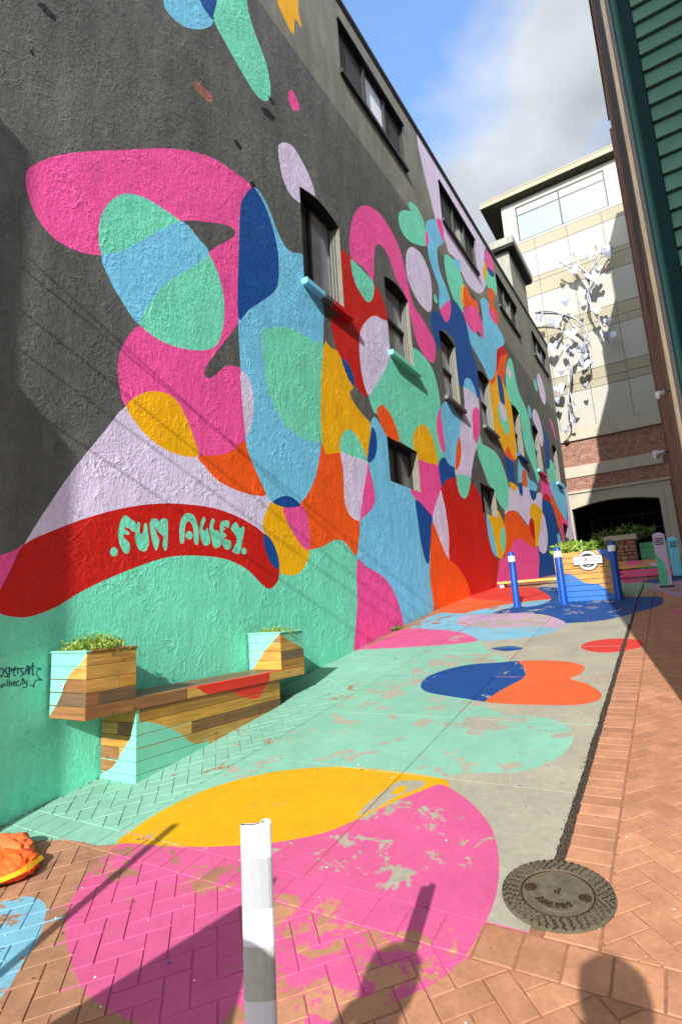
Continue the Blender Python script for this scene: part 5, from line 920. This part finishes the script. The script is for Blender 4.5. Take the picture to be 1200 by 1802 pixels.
planter(2.37, 2.79, -.544, 4, [lay_y('M', MINT_LN, 2.37)], [], WOODS[1][2])
def mint_except(poly, lo, hi, mk): pass
big_n = lay_y('M', [(-4.3, -.7), (-3.6, -.7), (-3.6, -.1), (-4.3, -.1)], 4.56); big_n = ('M', [Vector((x, 4.56, z)) for x, z in [(-4.3, -.7), (-3.6, -.7), (-3.6, -.1), (-4.3, -.1)]])
big_f = ('M', [Vector((FXB, y, z)) for y, z in [(4.5, -.7), (5.1, -.7), (5.1, -.1), (4.5, -.1)]])
PW['W', 0] = WOODS[0][0]; PW['W', 1] = WOODS[1][1]
_b = board
def board(origin, U, W_, w, h, thick, layers, base, axis, parent, name='plank'):
    PW['W', 0] = PW['W', 1] = base
    flat = []
    for q in layers: flat += q if isinstance(q, list) else [q]
    return _b(origin, U, W_, w, h, thick, flat, base, axis, parent, name)
planter(4.56, 4.965, -.544, 4, [big_n, lay_y('W', WOOD_RN, 4.56)], [big_f, lay_x('W', WOOD_RF, FXB)], PW['M', 1])
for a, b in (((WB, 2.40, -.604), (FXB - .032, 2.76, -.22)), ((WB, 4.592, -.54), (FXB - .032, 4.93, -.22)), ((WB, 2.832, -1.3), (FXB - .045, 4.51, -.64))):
    q = MB(); q.box(a, b); worldly(q.build('gap_backing', M_black), bench)  # black boxes added behind the planks to keep the gaps dark
# base box, boards down to the sloping ground
zz = -.637; r = 0
while zz > -1.25:
    z0 = zz - .094
    for a, b in split_row(2.80, 4.54, 0, 0, r > 0):
        if zz > gz(a): board((FXB - .012, a + .001, z0 + .001), (0, 1, 0), (0, 0, 1), b - a - .002, .091, .028, [lay_x('R', REDS, FXB - .012), lay_x('M', MINT_BF, FXB - .012)], wood(1), 1, bench)
    if zz > gz(2.8):
        for a, b in split_row(WB, FXB - .04, 0, 0, r % 2): board((a + .001, 2.80, z0 + .001), (1, 0, 0), (0, 0, 1), b - a + (.0275 if b > FXB - .06 else -.002), .091, .028, [lay_y('M', MINT_BN, 2.80)], wood(0), 0, bench)
    q = MB(); q.box((WB, 4.512, z0), (FXB - .042, 4.539, zz - .003))
    if zz > gz(4.54): worldly(q.build('plank', M_black), bench)
    zz = z0; r += 1
mb = MB(); mb.lathe([(.018, 0), (.018, .004), (.0, .006)], n=14); o = mb.build('bolt_cap', M_white, bench); o.rotation_euler = (R(90), 0, 0); o.location = (-3.93 + 3.9, 2.366 - 3.6, -.40 + 1.0)
mb = MB(); mb.lathe([(.007, 0), (.007, .008)], n=8); o = mb.build('bolt', M_frame, bench); o.rotation_euler = (R(90), 0, 0); o.location = (-3.935 + 3.9, 2.366 - 3.6, -.40 + 1.0)
for i, (y, h, n) in enumerate(((2.58, .12, 420), (4.76, .075, 130))):
    leafy('sedum_clump', ['low yellow-green sedum filling the nearer planter of the bench', 'small green sedum in the farther planter of the bench'][i], 'plant', (-3.88, y, -.216), .17, .15 if i == 0 else .1, h + .06, n, [GREEN[1], GREEN[3], GREEN[0]], .02, 'plants in the bench planters', i)

# ------------------------------------------------------------------ delineator post
px, py = -.882, .9885
dp = thing('delineator_post', 'white flexible delineator post with two grey reflective bands standing in the pink circle', 'traffic post', (px, py, gz(py)))
H = .997; WS = .77; prof = [(-.043, .004), (-.040, -.006), (-.012, -.008), (.006, -.004), (.014, .010), (.016, .026), (.024, .034), (.034, .030), (.041, .018), (.043, .002)]
pr = [(x * WS, y * WS) for x, y in openc(prof, 3)]; inn = [(x * .9, y + .005) for x, y in pr]; ring = pr + inn[::-1]; n = len(ring); mb = MB()
mb.mesh([(x, y, 0) for x, y in ring] + [(x, y, H) for x, y in ring], [(i, (i + 1) % n, (i + 1) % n + n, i + n) for i in range(n)])
m2 = len(pr); FR = [(-.043, .004), (-.0445, -.001), (-.041, -.006), (-.034, -.009), (-.012, -.0115), (.012, -.0115), (.034, -.009), (.041, -.006), (.0445, -.002), (.043, .002)]; NF = len(FR)
for i in range(m2 - 1): mb.face([(*pr[i], H), (*pr[i + 1], H), (*inn[i + 1], H), (*inn[i], H)])
mb.mesh([(x * WS, y, z) for z in (0, H) for x, y in FR], [(i, i + 1, i + 1 + NF, i + NF) for i in range(NF - 1)] + [(NF - 1, 0, NF, 2 * NF - 1), tuple(range(NF, 2 * NF))])
dpb = mb.build('post', M_white, dp); dpb.rotation_euler.z = R(30)
M_refl = simple('reflective_sheet', (168, 172, 178), .35, .2, var=.05, scale=120, bmp=.5, bscale=220, bdist=.002); M_refl2 = simple('worn_reflective_sheet', (170, 172, 164), .5, 0, var=.08, scale=60)
for z0, z1, m in ((H - .165, H - .066, M_refl), (H - .338, H - .238, M_refl2)):
    mb = MB(); FB = [(x * WS * 1.012, y - .0008) for x, y in FR]; mb.mesh([(x, y, z) for z in (z0, z1) for x, y in FB], [(i, i + 1, i + 1 + NF, i + NF) for i in range(NF - 1)]); o = mb.build('reflective_band', m, dp); o.rotation_euler.z = R(30)
mb = MB(); mb.box((-.11, -.06, -.02), (.11, .06, .02), 0, .008); mb.build('base_plate', M_frame, dp)

# ------------------------------------------------------------------ manhole cover
mcx, mcy = MH[0], MH[1]; slope = math.atan(.1562)
mh = thing('manhole_cover', 'round iron sanitary manhole cover between the grey concrete and the orange bricks', 'manhole cover', (mcx, mcy, gz(mcy))); mh.rotation_euler = (slope, 0, 0)
M_iron = simple('cast_iron', (52, 45, 34), .5, .35, var=.35, scale=14, bmp=.5, bscale=160, bdist=.002); M_rust = simple('rusty_iron', (58, 42, 24), .55, .3, var=.3, scale=30, bmp=.4, bscale=120, bdist=.002); M_concr = simple('rim_mortar', (84, 76, 58), .9, var=.2, scale=40, bmp=.7, bscale=90, bdist=.004)
mb = MB(); mb.lathe([(.226, -.02), (.224, .006), (.216, .009), (.152, .009), (.150, .004)], n=48); mb.build('frame', M_concr, mh, smooth=False)
mb = MB(); rnd = random.Random(3)
for ri, rr in enumerate((.160, .174, .188, .202, .214)):
    k = int(rr * 210)
    for j in range(k):
        a = 2 * math.pi * (j + .5 * (ri % 2)) / k + rnd.uniform(-.02, .02); c = Vector((rr * math.cos(a), rr * math.sin(a), .009)); th = a + (R(45) if (j + ri) % 2 else R(-45)); d = Vector((math.cos(th), math.sin(th), 0)) * .0085; e = Vector((-math.sin(th), math.cos(th), 0)) * .0032; hh = Vector((0, 0, .005))
        mb.mesh([c - d - e, c + d - e, c + d + e, c - d + e, c - d * .6 - e * .4 + hh, c + d * .6 - e * .4 + hh, c + d * .6 + e * .4 + hh, c - d * .6 + e * .4 + hh], [(4, 5, 6, 7), (0, 1, 5, 4), (1, 2, 6, 5), (2, 3, 7, 6), (3, 0, 4, 7)])
ident(mb.build('raised_studs', M_iron, mh), kind='stuff')
mb = MB(); mb.lathe([(.148, -.01), (.148, .005), (.142, .008), (.140, .003), (.116, .003)], n=48); mb.build('lid_ring', M_rust, mh)
mb = MB(); mb.lathe([(.1155, .002), (.114, .0075), (.0, .008)], n=48); lid = mb.build('lid', simple('worn_iron_lid', (98, 92, 76), .38, .3, var=.35, scale=30, bmp=.6, bscale=110, bdist=.003), mh)
for sx in (-1, 1):
    mb = MB(); mb.lathe([(.026, .0085), (.024, .0095), (.017, .0095), (.014, .011), (.0, .012)], (sx * .108, .0, 0), 20); mb.build('lifting_lug', M_rust, mh)
def text(body, size, m, parent, loc, rot, ext=.002, name='lettering', sx=1, bold=.0):
    c = bpy.data.curves.new(name, 'FONT'); c.body = body; c.size = size; c.extrude = ext; c.align_x = 'CENTER'; c.align_y = 'CENTER'; c.offset = bold; c.resolution_u = 3
    t = bpy.data.objects.new(name, c); col.objects.link(t); bpy.context.view_layer.update()
    me = bpy.data.meshes.new_from_object(t.evaluated_get(bpy.context.evaluated_depsgraph_get())); bpy.data.objects.remove(t); me.materials.clear(); me.materials.append(m)
    o = bpy.data.objects.new(name, me); col.objects.link(o); o.parent = parent; o.location = loc; o.rotation_euler = rot; o.scale = (sx, 1, 1); return o
for i, ch in enumerate('SANITARY'):
    a = R(-90) + (3.5 - i) * .215; text(ch, .042, M_rust, mh, (.082 * math.cos(a), .082 * math.sin(a), .0095), (0, 0, a + R(-90)), bold=.001, name='letter')
text('P', .05, M_rust, mh, (0, .01, .0095), (0, 0, R(180)), bold=.001, name='letter')
for o in mh.children:
    if o.name.startswith('letter'): o.location.y *= 1
# ------------------------------------------------------------------ bollards, planter, sign
M_blue = simple('blue_paint', (8, 68, 150), .38, var=.06, scale=8); M_band = simple('white_reflective', (230, 232, 236), .4)
for i, (x, y, lab) in enumerate(((-2.535, 9.774, 'leftmost blue steel bollard with a white band, standing nearest the mural wall'), (-1.756, 9.795, 'middle blue bollard with a white band at the left corner of the sign planter'), (-.927, 9.881, 'right blue bollard with a white band, shaded at the right planter corner'))):
    t = thing('bollard', lab, 'bollard', (x, y, gz(y)), 'blue bollards across the alley')
    q = MB(); q.lathe([(.072, -.05), (.062, .0), (.060, .02), (.058, .92), (.050, .955), (.03, .968), (.0, .972)], n=20); q.build('post', M_blue, t, smooth=True)
    q = MB(); q.lathe([(.0595, .79), (.0605, .795), (.0605, .885), (.0595, .89)], n=20); q.build('reflective_band', M_band, t)
    q = MB(); q.lathe([(.09, -.03), (.088, .006), (.062, .012)], n=20); q.build('base_ring', M_blue, t)
fp = thing('sign_planter', 'square timber planter half painted blue with leafy plants and a round sign on its front', 'planter', (-1.4, 10.4, gz(10.4)))
X0, X1, Yf, Yb, ZB, ZT = -1.87, -.95, 10.0, 10.85, -.06, .80
BL1 = [Vector((x, Yf, z)) for x, z in cat([(-2.0,.448),(-1.72,.442),(-1.656,.433),(-1.586,.396),(-1.491,.315),(-1.415,.258),(-1.314,.236),(-1.223,.227),(-1.159,.178),(-1.079,.1),(-1.001,.014),(-.9,-.06),(-.9,-.3),(-2,-.3)])]
BL2 = [Vector((x, Yf, z)) for x, z in cat([(-1.2,.83),(-1.152,.76),(-1.099,.692),(-1.0,.61),(-.905,.573),(-.8,.6),(-.8,.9),(-1.15,.9)])]
nr = 9
for r in range(nr):
    z = ZB + (ZT - ZB) * r / nr; h = (ZT - ZB) / nr - .006
    board((X0, Yf, z), (1, 0, 0), (0, 0, 1), X1 - X0, h, .03, [('N', BL1), ('N', BL2)], random.choice(WOODS[0][:2] + WOODS[0][3:4]), 0, fp)
    q = MB(); q.box((X0, Yf + .031, z), (X0 + .03, Yb, z + h)); worldly(q.build('plank', PW['N', 1] if r < 4 else WOODS[1][0]), fp)
    q = MB(); q.box((X1 - .03, Yf + .031, z), (X1, Yb, z + h)); worldly(q.build('plank', PW['N', 1]), fp)
    q = MB(); q.box((X0 + .031, Yb - .03, z), (X1 - .031, Yb, z + h)); worldly(q.build('plank', WOODS[0][2]), fp)
q = MB(); q.box((X0 + .031, Yf + .031, ZB), (X1 - .031, Yb - .031, ZT - .06)); worldly(q.build('soil', M_soil), fp)
sg = thing('roundel_sign', 'round black and white sign with a lettered bar across it on the timber planter', 'sign', (-1.325, Yf - .012, .63)); sg.rotation_euler = (R(90), 0, 0)
M_sb = simple('sign_black', (22, 20, 24), .4); M_sw = simple('sign_white', (236, 232, 232), .4); M_sp = simple('sign_pink', (232, 60, 140), .4); M_sg = simple('sign_grey', (120, 120, 122), .5)
for nm, r, z, m in (('disc', .172, 0, M_sb), ('ring', .158, .006, M_sw), ('inner_disc', .122, .011, M_sb)): q = MB(); q.lathe([(r, z - .006), (r, z), (0, z)], n=40); q.build(nm, m, sg)
q = MB(); q.box((-.235, -.07, .012), (.235, .075, .018), 0, .004); q.build('bar_border', M_sb, sg); q = MB(); q.box((-.226, -.06, .0182), (.226, .068, .022), 0, .002); q.build('bar', M_sw, sg)
text('FUN', .104, M_sp, sg, (-.125, .012, .0235), (0, 0, 0), .0012, 'lettering', .9, .0015); text('ALLEY', .104, M_sb, sg, (.072, .012, .0235), (0, 0, 0), .0012, 'lettering', .9, .002)
q = MB(); q.box((-.18, -.036, .0221), (.18, -.030, .0232)); q.build('rule', M_sg, sg); q = MB(); q.box((-.04, -.105, .0111), (.04, -.08, .0125)); q.build('small_plate', M_sg, sg)
leafy('planter_shrub', 'bright green leafy shrub at the left of the sign planter', 'plant', (-1.62, 10.35, ZT - .062), .24, .28, .30, 170, [GREEN[0], GREEN[1], GREEN[3]], .075, 'plants in the sign planter', 5)
leafy('planter_shrub', 'darker green leafy shrub at the right of the sign planter', 'plant', (-1.18, 10.4, ZT - .062), .22, .28, .27, 170, [GREEN[0], GREEN[2], GREEN[1]], .075, 'plants in the sign planter', 6)

# pedestal lights
def pedestal(label, x, y, h, w, mats, cut):
    t = thing('bollard_light', label, 'bollard light', (x, y, gz(y)), 'square bollard lights at the end of the alley'); a = w / 2
    poly = [Vector((u, -a, z)) for u, z in cat([(-a * 1.3, h * .6), (-a * .6, h * .58), (a * .2, h * .46), (a * .55, h * .25), (a * .2, 0.02), (a * .1, -.05), (-a * 1.3, -.05)])]
    PW['q', 0] = mats[1]; b = _b((-a, -a, .02), (1, 0, 0), (0, 0, 1), w, h - .02, .02, [('q', poly)] if cut else [], mats[0], 0, t, 'front_panel'); b.matrix_parent_inverse = Matrix()
    q = MB(); q.box((-a, -a + .021, .02), (a, a, h)); q.build('body', mats[2], t)
    q = MB(); q.mesh([(-a - .004, -a - .004, h + .001), (a + .004, -a - .004, h + .001), (a + .004, a, h + .001), (-a - .004, a, h + .001), (-a * .35, 0, h + .05), (a * .35, 0, h + .05)], [(0, 1, 5, 4), (1, 2, 5), (2, 3, 4, 5), (3, 0, 4), (3, 2, 1, 0)]); q.build('cap', mats[0], t)
    for k in range(4): q = MB(); q.box((-a * .72, -a - .006, h - .075 - .034 * k), (a * .72, -a - .001, h - .057 - .034 * k)); q.build('louvre', M_sb, t)
    q = MB(); q.box((-a - .01, -a - .01, -.03), (a + .01, a + .01, .019)); q.build('base_plate', M_frame, t)
LIL = simple('lilac_paint', (190, 164, 192), .5); MNT = simple('mint_paint', (84, 176, 132), .5); NVY = simple('navy_paint', (24, 40, 110), .5); CYN = simple('cyan_paint', (104, 200, 226), .5)
pedestal('square lilac bollard light with a mint curve standing right of the sign planter', -.275, 11.28, .92, .19, [LIL, MNT, NVY], True)
pedestal('pale blue square bollard light in the shade behind the lilac one', -.085, 13.1, .78, .17, [CYN, CYN, MNT], False)

# shaded benches, stone pier and boxes at the end
fbch = thing('timber_bench', 'low timber bench with pink painted boards in the shade behind the bollards', 'bench', (-.6, 13.8, gz(13.8)))
for z0, z1, k in ((.40, .47, 'P'), (.49, .555, 'P'), (.60, .675, None), (.68, .75, None)):
    PK = [Vector((x, 13.6, z)) for x, z in [(-1.05, .76), (-.62, .76), (-.75, .68), (-1.0, .64)]]; WT = [Vector((x, 13.6, z)) for x, z in [(-.62, .69), (-.44, .69), (-.44, .56), (-.5, .58)]]
    board((-1.35, 13.6, z0), (1, 0, 0), (0, 0, 1), 1.55, z1 - z0, .03, [] if k else [('P', PK), ('K', WT)], PW['P', 0] if k else wood(0), 0, fbch)
for i in range(4): q = MB(); q.box((-1.35, 13.632 + i * .11, .72), (.1, 13.735 + i * .11, .75)); worldly(q.build('seat_plank', wood(0)), fbch)
for xx in (-1.25, 0.0): q = MB(); q.box((xx, 13.66, gz(13.7) - .05), (xx + .08, 14.0, .719)); worldly(q.build('leg', M_black), fbch)
sp_ = thing('stone_pier', 'short rough stone pier with a flat cap behind the sign planter', 'pier', (-1.3, 16.3, gz(16.3))); M_st = simple('rough_stone', (138, 106, 84), .85, var=.3, scale=9, rnd=.25, bmp=.8, bscale=20, bdist=.02)
z = gz(16) - .1
while z < 1.36:
    h = random.uniform(.07, .13); x = -1.66
    while x < -.95:
        w = random.uniform(.12, .3); x1 = min(x + w, -.92)
        if -.92 - x1 < .08: x1 = -.92
        q = MB(); q.box((x + .005, 16.0 + random.uniform(-.02, .015), z + .005), (x1 - .005, 16.5, z + h - .005), 0, .012); worldly(q.build('stone', M_st), sp_); x = x1
    z += h
q = MB(); q.box((-1.72, 15.95, z + .001), (-.88, 16.55, z + .14), 0, .01); worldly(q.build('cap_stone', M_stonew), sp_)
leafy('hedge', 'dark hedge top showing above the stone pier', 'plant', (-1.3, 17.3, 1.55), .6, .3, .45, 140, [GREEN[2]], .1, seed=9)
gc = thing('mint_crate', 'mint painted timber box at the end of the alley beside the stone pier', 'box', (-.55, 17.6, gz(17.6)))
for r in range(5): q = MB(); q.box((-.93, 17.5, .72 + r * .15), (-.15, 17.53, .862 + r * .15), 0, .004); worldly(q.build('plank', MNT), gc)
q = MB(); q.box((-.93, 17.531, .6), (-.15, 18.1, 1.465)); worldly(q.build('body', MNT), gc)
lw = thing('low_timber_bench', 'low sunlit timber kerb bench at the foot of the far mural', 'bench', (-3.2, 13.9, gz(13.9)))
for i in range(3): q = MB(); q.box((-4.0, 13.75 + i * .13, gz(13.75) + .09), (-2.3, 13.875 + i * .13, gz(13.75) + .15), 0, .005); worldly(q.build('plank', WOODS[0][3]), lw)
for xx in (-3.95, -2.45): q = MB(); q.box((xx, 13.8, gz(13.8) - .03), (xx + .1, 14.1, gz(13.75) + .089)); worldly(q.build('leg', M_white), lw)

# ------------------------------------------------------------------ orange bag at the left edge
bag = thing('orange_bag', 'crumpled orange fabric bag with yellow straps and a white tag lying on the bricks', 'bag', (-3.56, 1.80, gz(1.80))); bag.rotation_euler = (slope, 0, R(-12))
def lump(c, r, seed, n=26):
    vs, fs = [], []; nz = Vector((seed * 3.3, seed * 1.7, 0))
    for i in range(n + 1):
        th = math.pi * i / n
        for j in range(2 * n):
            ph = math.pi * j / n; d = Vector((math.sin(th) * math.cos(ph), math.sin(th) * math.sin(ph), math.cos(th)))
            f = 1 + .20 * noise.noise(d * 1.7 + nz) + .42 * (.35 - abs(noise.noise(Vector((d.x * 1.3, d.y * 3.6, d.z * 2.4)) + nz * 2))) + .12 * (.3 - abs(noise.noise(Vector((d.x * 6.5, d.y * 3, d.z * 3)) + nz)))
            q = Vector((d.x * r[0], d.y * r[1], d.z * r[2])) * f + Vector(c); q.z = max(q.z, .002 + .01 * noise.noise(d * 5)); vs.append(q)
    for i in range(n):
        for j in range(2 * n): fs.append((i * 2 * n + j, (i + 1) * 2 * n + j, (i + 1) * 2 * n + (j + 1) % (2 * n), i * 2 * n + (j + 1) % (2 * n)))
    m = MB(); m.mesh(vs, fs); return m
M_or = simple('orange_fabric', (240, 92, 30), .65, var=.1, scale=12, bmp=.3, bscale=300, bdist=.001); M_or2 = simple('dull_orange_fabric', (226, 104, 52), .7, var=.1, scale=12); M_yl = simple('yellow_webbing', (214, 176, 24), .6, var=.1)
o = lump((0, 0, .03), (.30, .15, .06), 1).build('body', M_or, bag, smooth=True); o = lump((-.06, .08, .055), (.20, .10, .05), 2).build('flap', M_or2, bag, smooth=True); o = lump((.19, .04, .04), (.12, .10, .055), 4).build('side_pocket', M_or, bag, smooth=True)
mb = MB()
pth = openc([(.02, -.16, .075), (.10, -.185, .05), (.19, -.175, .04), (.29, -.11, .05), (.36, .02, .065), (.32, .14, .07)], 5)
for a, b in zip(pth, pth[1:]):
    a, b = Vector(a), Vector(b); mb.face([a + Vector((0, 0, -.013)), b + Vector((0, 0, -.013)), b + Vector((0, -.01, .013)), a + Vector((0, -.01, .013))]); mb.face([a + Vector((0, .004, -.013)), a + Vector((0, -.006, .013)), b + Vector((0, -.006, .013)), b + Vector((0, .004, -.013))])
mb.build('strap', M_yl, bag); mb = MB(); mb.obox((.20, -.235, .004), (.05, .03, .004), (-.012, .012, .055), (.002, -.003, .001)); mb.build('tag', M_sw, bag)

# ------------------------------------------------------------------ litter flecks and wall-foot weeds
mb = MB(); fl = [simple('fleck_%d' % i, c, .5) for i, c in enumerate([(235, 235, 225), (230, 190, 60), (60, 80, 190), (220, 120, 110), (70, 60, 50)])]
for i in range(240):
    x = random.uniform(-3.9, .1); y = 1.2 + 5.5 * random.random() ** 1.6; s = random.uniform(.002, .008) * (1.3 if y > 3 else 1); a = random.uniform(0, 6.3); z = gz(y) + .0035
    d = Vector((math.cos(a), math.sin(a), 0)) * s; e = Vector((-math.sin(a), math.cos(a), 0)) * s * random.uniform(.3, .8); c = Vector((x, y, z)); mb.face([c - d - e, c + d - e * .6, c + d * .7 + e + Vector((0, 0, .002)), c - d * .6 + e], random.choice([0, 0, 0, 1, 2, 3, 4, 4]))
ident(mb.build('paint_flecks', fl), 'tiny flecks of paper and paint scattered over the paving', 'litter', kind='stuff')
leafy('wall_weed', 'tiny green weed at the foot of the mural wall by pink paint', 'plant', (WX + .04, 8.15, gz(8.15)), .05, .14, .07, 30, [GREEN[2], GREEN[0]], .03, seed=12)
mb = MB()
for i in range(420):
    y = random.uniform(1.2, 9.5); c = Vector((WX + abs(random.gauss(0, .022)) + .004, y, gz(y))); r = random.uniform(.003, .010); d = [c + Vector(q) * r * random.uniform(.5, 1.2) for q in ((1, 0, .1), (0, 1, .1), (-1, 0, .1), (0, -1, .1), (0, 0, .9))]; mb.mesh(d, [(0, 1, 4), (1, 2, 4), (2, 3, 4), (3, 0, 4)])
ident(mb.build('wall_foot_grit', simple('grit', (78, 66, 52), .9, var=.4, scale=60)), 'dirt and grit gathered along the foot of the mural wall', 'grit', kind='stuff')

# ------------------------------------------------------------------ people at the alley mouth, beside and behind the camera; their shadows fall on the paving
def person(label, x, y, h, arms, shirt, facing=0, hat=False):
    base = gz(y); k = h / 1.75
    P = dict(pel=(0, 0, .95), bel=(0, 0, 1.1), che=(0, 0, 1.32), nec=(0, 0, 1.48), chin=(0, .015, 1.55), hd=(0, .01, 1.64), top=(0, 0, 1.70))
    rad = dict(pel=.15, bel=.14, che=.16, nec=.06, chin=.075, hd=.095, top=.075)
    E = [('pel', 'bel'), ('bel', 'che'), ('che', 'nec'), ('nec', 'chin'), ('chin', 'hd'), ('hd', 'top')]
    for s, sx in (('l', -1), ('r', 1)):
        el, ha, tip = arms[s]
        P.update({'sh' + s: (sx * .19, 0, 1.42), 'el' + s: el, 'ha' + s: ha, 'ti' + s: tip, 'hi' + s: (sx * .10, 0, .90), 'kn' + s: (sx * .11, .03, .5), 'an' + s: (sx * .11, 0, .09), 'to' + s: (sx * .13, .15, .04)})
        rad.update({'sh' + s: .068, 'el' + s: .046, 'ha' + s: .032, 'ti' + s: .028, 'hi' + s: .095, 'kn' + s: .062, 'an' + s: .045, 'to' + s: .035})
        E += [('che', 'sh' + s), ('sh' + s, 'el' + s), ('el' + s, 'ha' + s), ('ha' + s, 'ti' + s), ('pel', 'hi' + s), ('hi' + s, 'kn' + s), ('kn' + s, 'an' + s), ('an' + s, 'to' + s)]
    keys = list(P); me = bpy.data.meshes.new('person'); me.from_pydata([[c * k for c in P[q]] for q in keys], [(keys.index(a), keys.index(b)) for a, b in E], [])
    bm = bmesh.new(); bm.from_mesh(me); lay = bm.verts.layers.skin.verify(); bm.verts.ensure_lookup_table()
    for i, q in enumerate(keys): bm.verts[i][lay].radius = (rad[q] * k,) * 2; bm.verts[i][lay].use_root = q == 'pel'
    bm.to_mesh(me); bm.free(); tmp = bpy.data.objects.new('tmp', me); col.objects.link(tmp); tmp.modifiers.new('skin', 'SKIN'); tmp.modifiers.new('sub', 'SUBSURF').levels = 2
    bpy.context.view_layer.update(); m2 = bpy.data.meshes.new_from_object(tmp.evaluated_get(bpy.context.evaluated_depsgraph_get())); bpy.data.objects.remove(tmp)
    skin = simple('skin', (206, 160, 132), .5); m2.materials.clear()
    for q in (skin, simple('shirt', shirt, .8), simple('trousers', (44, 50, 66), .8), simple('shoes', (30, 28, 28), .6)): m2.materials.append(q)
    for f in m2.polygons:
        c = f.center / k; f.use_smooth = True
        f.material_index = 3 if c.z < .12 else 2 if c.z < .98 else 1 if c.z < 1.47 and abs(c.x) < .24 else 0
    o = bpy.data.objects.new('person', m2); col.objects.link(o); o.location = (x, y, base); o.rotation_euler.z = facing; ident(o, label, 'person')
    q = MB(); q.lathe([(.098, -.02), (.108, .03), (.10, .09), (.06, .125), (0, .135)], n=20)
    hr = q.build('hair', simple('dark_hair', (40, 30, 24), .7, bmp=.5), o, smooth=True); hr.location = (0, -.012 * k, 1.64 * k); hr.scale = (k, k, k)
    return o
up_arm = ((.24, .05, 1.62), (.10, .06, 1.86), (.07, .07, 1.96)); hold = lambda s: ((s * .27, .04, 1.18), (s * .17, .20, 1.38), (s * .13, .24, 1.46)); down = lambda s: ((s * .25, -.02, 1.14), (s * .27, .06, .90), (s * .27, .09, .82))
person('person in a grey top standing right beside the camera taking the photograph', .10, -.36, 1.80, dict(l=hold(-1), r=hold(1)), (120, 124, 130))
person('person in a red top standing just left of the camera, one forearm raised', -.64, -.42, 1.70, dict(l=hold(-1), r=down(1)), (160, 40, 40))
um = thing('shadow_umbrella', 'unseen dark canvas umbrella added left of the camera to cast a wedge of shade', 'umbrella', (-1.42, -.45, gz(-.45)))  # added out of view, canopy shaped to throw a wedge of shade
mb = MB(); ap = (.05, 0, 1.81); bs = [(-.64, -.12, .88), (-.2, -.3, .84), (.52, -.12, .92), (.5, .12, .92), (-.2, .3, .84), (-.64, .12, .88)]
for i in range(6): mb.face([ap, bs[i], bs[(i + 1) % 6]])
mb.face(bs[::-1]); mb.build('canopy', simple('dark_canvas', (40, 48, 60), .9), um); mb = MB(); mb.tube([(0, 0, -.02), (.05, 0, 1.86)], .02, 8); mb.build('pole', M_frame, um); mb = MB(); mb.lathe([(.22, -.04), (.22, .05), (.05, .07)], n=20); mb.build('base', M_frame, um)
